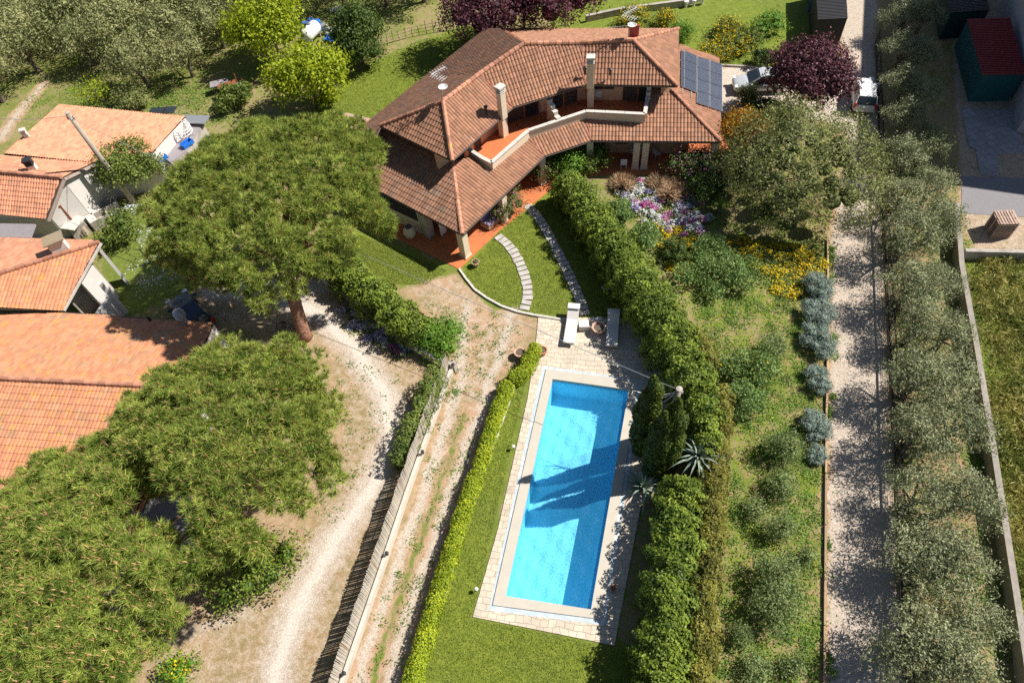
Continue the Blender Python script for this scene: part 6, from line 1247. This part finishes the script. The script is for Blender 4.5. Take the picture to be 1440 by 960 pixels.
p=W(308,117,.8); mb=MB(); mb.box((p.x,p.y,.8),(1.6,.9,.06),R(10)); [mb.box((p.x+dx,p.y+dy,.4),(.07,.07,.8)) for dx in(-.6,.6) for dy in (-.3,.3)]; tag(mb.build('bench_table',M['greyroof']),'weathered grey bench table left of the rusty machine','table')
# brick pad behind the villa
p=W(503,172,.0); mb=MB(); mb.box((p.x-.3,p.y,.06),(2.6,1.6,.12),R(-30)); tag(mb.build('brick_pad',pavemat('old_bricks',(.5,.28,.2),(.62,.5,.42),.3,.15)),'patchwork brick pad at the back corner of the villa','paving')
# farmhouse yard
for (x,y,w,d,h,rz,m_,l) in ((145,292,2.0,.8,.8,35,'concrete','long concrete trough by the white gable'),(138,306,1.4,.9,.8,35,'concrete','second concrete trough, nearer the stove'),):
    p=W(x,y,.6); t=thing('trough',l,'trough',(p.x,p.y,0)); mb=MB(); M0=Matrix.Rotation(R(rz),3,'Z')
    for sx,sy,a,b in ((0,d/2,w,.1),(0,-d/2,w,.1),(w/2,0,.1,d),(-w/2,0,.1,d)): mb.box(Vector((p.x,p.y,h/2))+M0@Vector((sx,sy,0)),(a,b,h),R(rz))
    mb.box((p.x,p.y,h*.4),(w,d,.1),R(rz)); mb.build('basin',M[m_],t); mb=MB(); mb.box(Vector((p.x,p.y,h+.03))+M0@Vector((-w*.3,0,0)),(w*.4,d*1.1,.06),R(rz)); mb.build('shelf',M['stonecap'],t)
p=W(106,316,.9); t=thing('outdoor_oven','grey metal outdoor oven with a thin leaning flue beside the white gable','oven',(p.x,p.y,0)); mb=MB(); mb.box((p.x,p.y,.55),(1.2,1.0,1.1),R(35)); mb.build('body',M['concrete'],t); mb=MB(); mb.prism([(p.x+a,p.y+b) for a,b in ((-.8,-.5),(.3,-.9),(.8,.4),(-.3,.85))],1.12,1.18); mb.build('top',M['stonecap'],t); mb=MB(); mb.tube([(p.x-.2,p.y+.3,1.1),(p.x-.25,p.y+.35,2.5)],.07,8); mb.lathe((p.x-.25,p.y+.35,2.5),[(.1,0),(.14,.06),(.02,.12)],8); mb.build('flue',M['rust'],t)
mb=MB(); 
for k in range(7): mb.box((p.x+.62+.0*k,p.y-.45+.1*k,.5),(.05,.05,.7),R(35))
mb.build('grille',M['cream'],t)
p=W(187,297,.1); rr=random.Random(6)
for (x,y,l,s) in ((186,296,'heap of pale plastic sheeting at the foot of the tall pole',.8),(164,300,'small heap of white rags near the troughs',.5)):
    p=W(x,y,.1); mb=MB()
    for k in range(9): mb.box((p.x+rr.uniform(-s,s),p.y+rr.uniform(-s*.6,s*.6),rr.uniform(.08,.3)),(.6*s,.5*s,.05),rr.uniform(0,3),tilt=Matrix.Rotation(rr.uniform(-.6,.6),3,'X'))
    tag(mb.build('sheeting',M['cloth_white']),l,'sheeting')
q=[W(-60,313,2.2),W(51,315,2.2),W(44,334,2.0),W(-60,333,2.0)]; t=thing('awning','grey corrugated awning under the farmhouse eave','awning',tuple(q[1]-Vector((0,0,q[1].z)))); mb=MB(); mb.mesh([*q]+[p-Vector((0,0,.05)) for p in q],[(0,1,2,3),(7,6,5,4),(0,4,5,1),(1,5,6,2),(2,6,7,3)]); mb.build('sheet',M['greyroof'],t); mb=MB(); [mb.tube([(p.x,p.y,0),(p.x,p.y,2.0)],.05,6) for p in (q[2],)]; mb.build('post',M['steel'],t)
# antenna on the cottage yard / laundry frame
p=W(205,350,1.4); mb=MB(); b=W(213,370); mb.tube([(b.x,b.y,0),(b.x-.1,b.y,1.5)],.04,6); mb.tube([(b.x-.5,b.y,1.5),(b.x+.3,b.y,1.45)],.03,6); tag(mb.build('clothes_post',M['dark']),'dark leaning clothes post in the farmhouse yard','post')
# bicycle-like barrow at pine foot
p=W(405,462,.3); t=thing('bicycle','dark bicycle lying against the foot of the big pine','bicycle',(p.x,p.y,.0),R(-20)); X=world_of(t)
for s in (-.5,.5):
    mb=MB(); q=[X@Vector((s+.33*math.cos(a),0.1*math.sin(a),.34+.33*math.sin(a))) for a in np.linspace(0,2*PI,20)]; mb.tube(q,.03,5); [mb.tube([X@Vector((s,0,.34)),q[k]],.006,3) for k in range(0,20,2)]; mb.build('wheel',M['dark'],t)
mb=MB(); mb.tube([X@Vector((-.5,0,.34)),X@Vector((-.1,.05,.8)),X@Vector((.4,.05,.8)),X@Vector((.5,0,.34))],.025,5); mb.tube([X@Vector((-.1,.05,.8)),X@Vector((0,0,.3)),X@Vector((.4,.05,.8))],.025,5); mb.build('frame',M['dark'],t); mb=MB(); mb.tube([X@Vector((.4,-.2,1.0)),X@Vector((.4,.3,1.0))],.02,5); mb.build('handlebar',M['steel'],t); mb=MB(); mb.box(X@Vector((-.12,.05,.9)),(.28,.12,.06),R(-20)); mb.build('saddle',M['dark'],t)
# lawn lamps
for (x,y,l) in ((722,628,'upper small white garden lamp on the pool lawn'),(670,828,'lower small garden lamp on the pool lawn'),(829,424,'curved white hose end on the front lawn')):
    p=W(x,y,.3) if l[0]!='c' else W(853,401,.05)
    if l[0]!='c':
        t=thing('garden_spike_lamp',l,'lamp',(p.x,p.y,0)); mb=MB(); mb.tube([(p.x,p.y,0),(p.x,p.y,.28)],.02,6); mb.build('stake',M['steel'],t); mb=MB(); mb.lathe((p.x,p.y,.28),[(.05,0),(.1,.04),(.09,.12),(.03,.16)],10); mb.build('head',M['plastic_white'],t)
    else:
        mb=MB(); mb.tube([p+Vector((.35*math.cos(a),.35*math.sin(a),.03)) for a in np.linspace(3.4,5.6,10)],.04,6); tag(mb.build('hose',M['plastic_white']),'short curved white hose lying in the hedge shade','hose')
# swing at the top right
p=W(1155,12,.8); t=thing('orange_digger_toy','orange and blue play equipment beside the black shed','play equipment',(p.x,p.y,0)); mb=MB(); a=W(1146,2,.9); b=W(1168,26,.2)
for s in (-.14,.14): mb.tube([a+Vector((s,0,.9)),b+Vector((s,0,.1))],.06,6)
for k in range(6): q=a.lerp(b,k/6)+Vector((0,0,.9-.8*k/6)); mb.tube([q-Vector((.16,0,0)),q+Vector((.16,0,0))],.04,5)
mb.build('ladder',M['orange'],t); mb=MB(); mb.tube([a+Vector((-.4,0,-.9)),a+Vector((-.35,0,.9)),a+Vector((.3,0,.95))],.05,6); mb.build('frame',M['blue'],t); t.name='play_ladder'
for i,(x,y,l) in enumerate(((965,4,'leftmost'),(976,2,'middle'),(988,0,'rightmost'))):
    p=W(x,y,.4); mb=MB(); mb.lathe((p.x,p.y,0),[(.12,0),(.14,.3),(.2,.35),(.22,.55),(.05,.6)],10); tag(mb.build('white_bollard',M['plastic_white']),f'{l} of three small white posts at the top edge of the back lawn','post','white posts at the top edge')
# picket/wire fence at the back lawn
fp=[W(x,y) for x,y in ((515,72),(545,62),(580,52),(620,44),(655,40))]; t=thing('stick_fence','ramshackle stick and wire fence behind the back lawn','fence',tuple(fp[2])); mb=MB(); rr=random.Random(9)
for z in (.3,.6,.9): mb.tube([Vector((p.x,p.y,z)) for p in fp],.02,4)
mb.build('wire',M['twig'],t); k_=0
for q in arc([(p.x,p.y) for p in fp],.55): mb=MB(); mb.tube([(q.x,q.y,-.05),(q.x+rr.uniform(-.1,.1),q.y,rr.uniform(.8,1.4))],.035,5); mb.build('stake',M['twig'],t)
# parasol of twigs: bare twigs showing in the grey-green tree
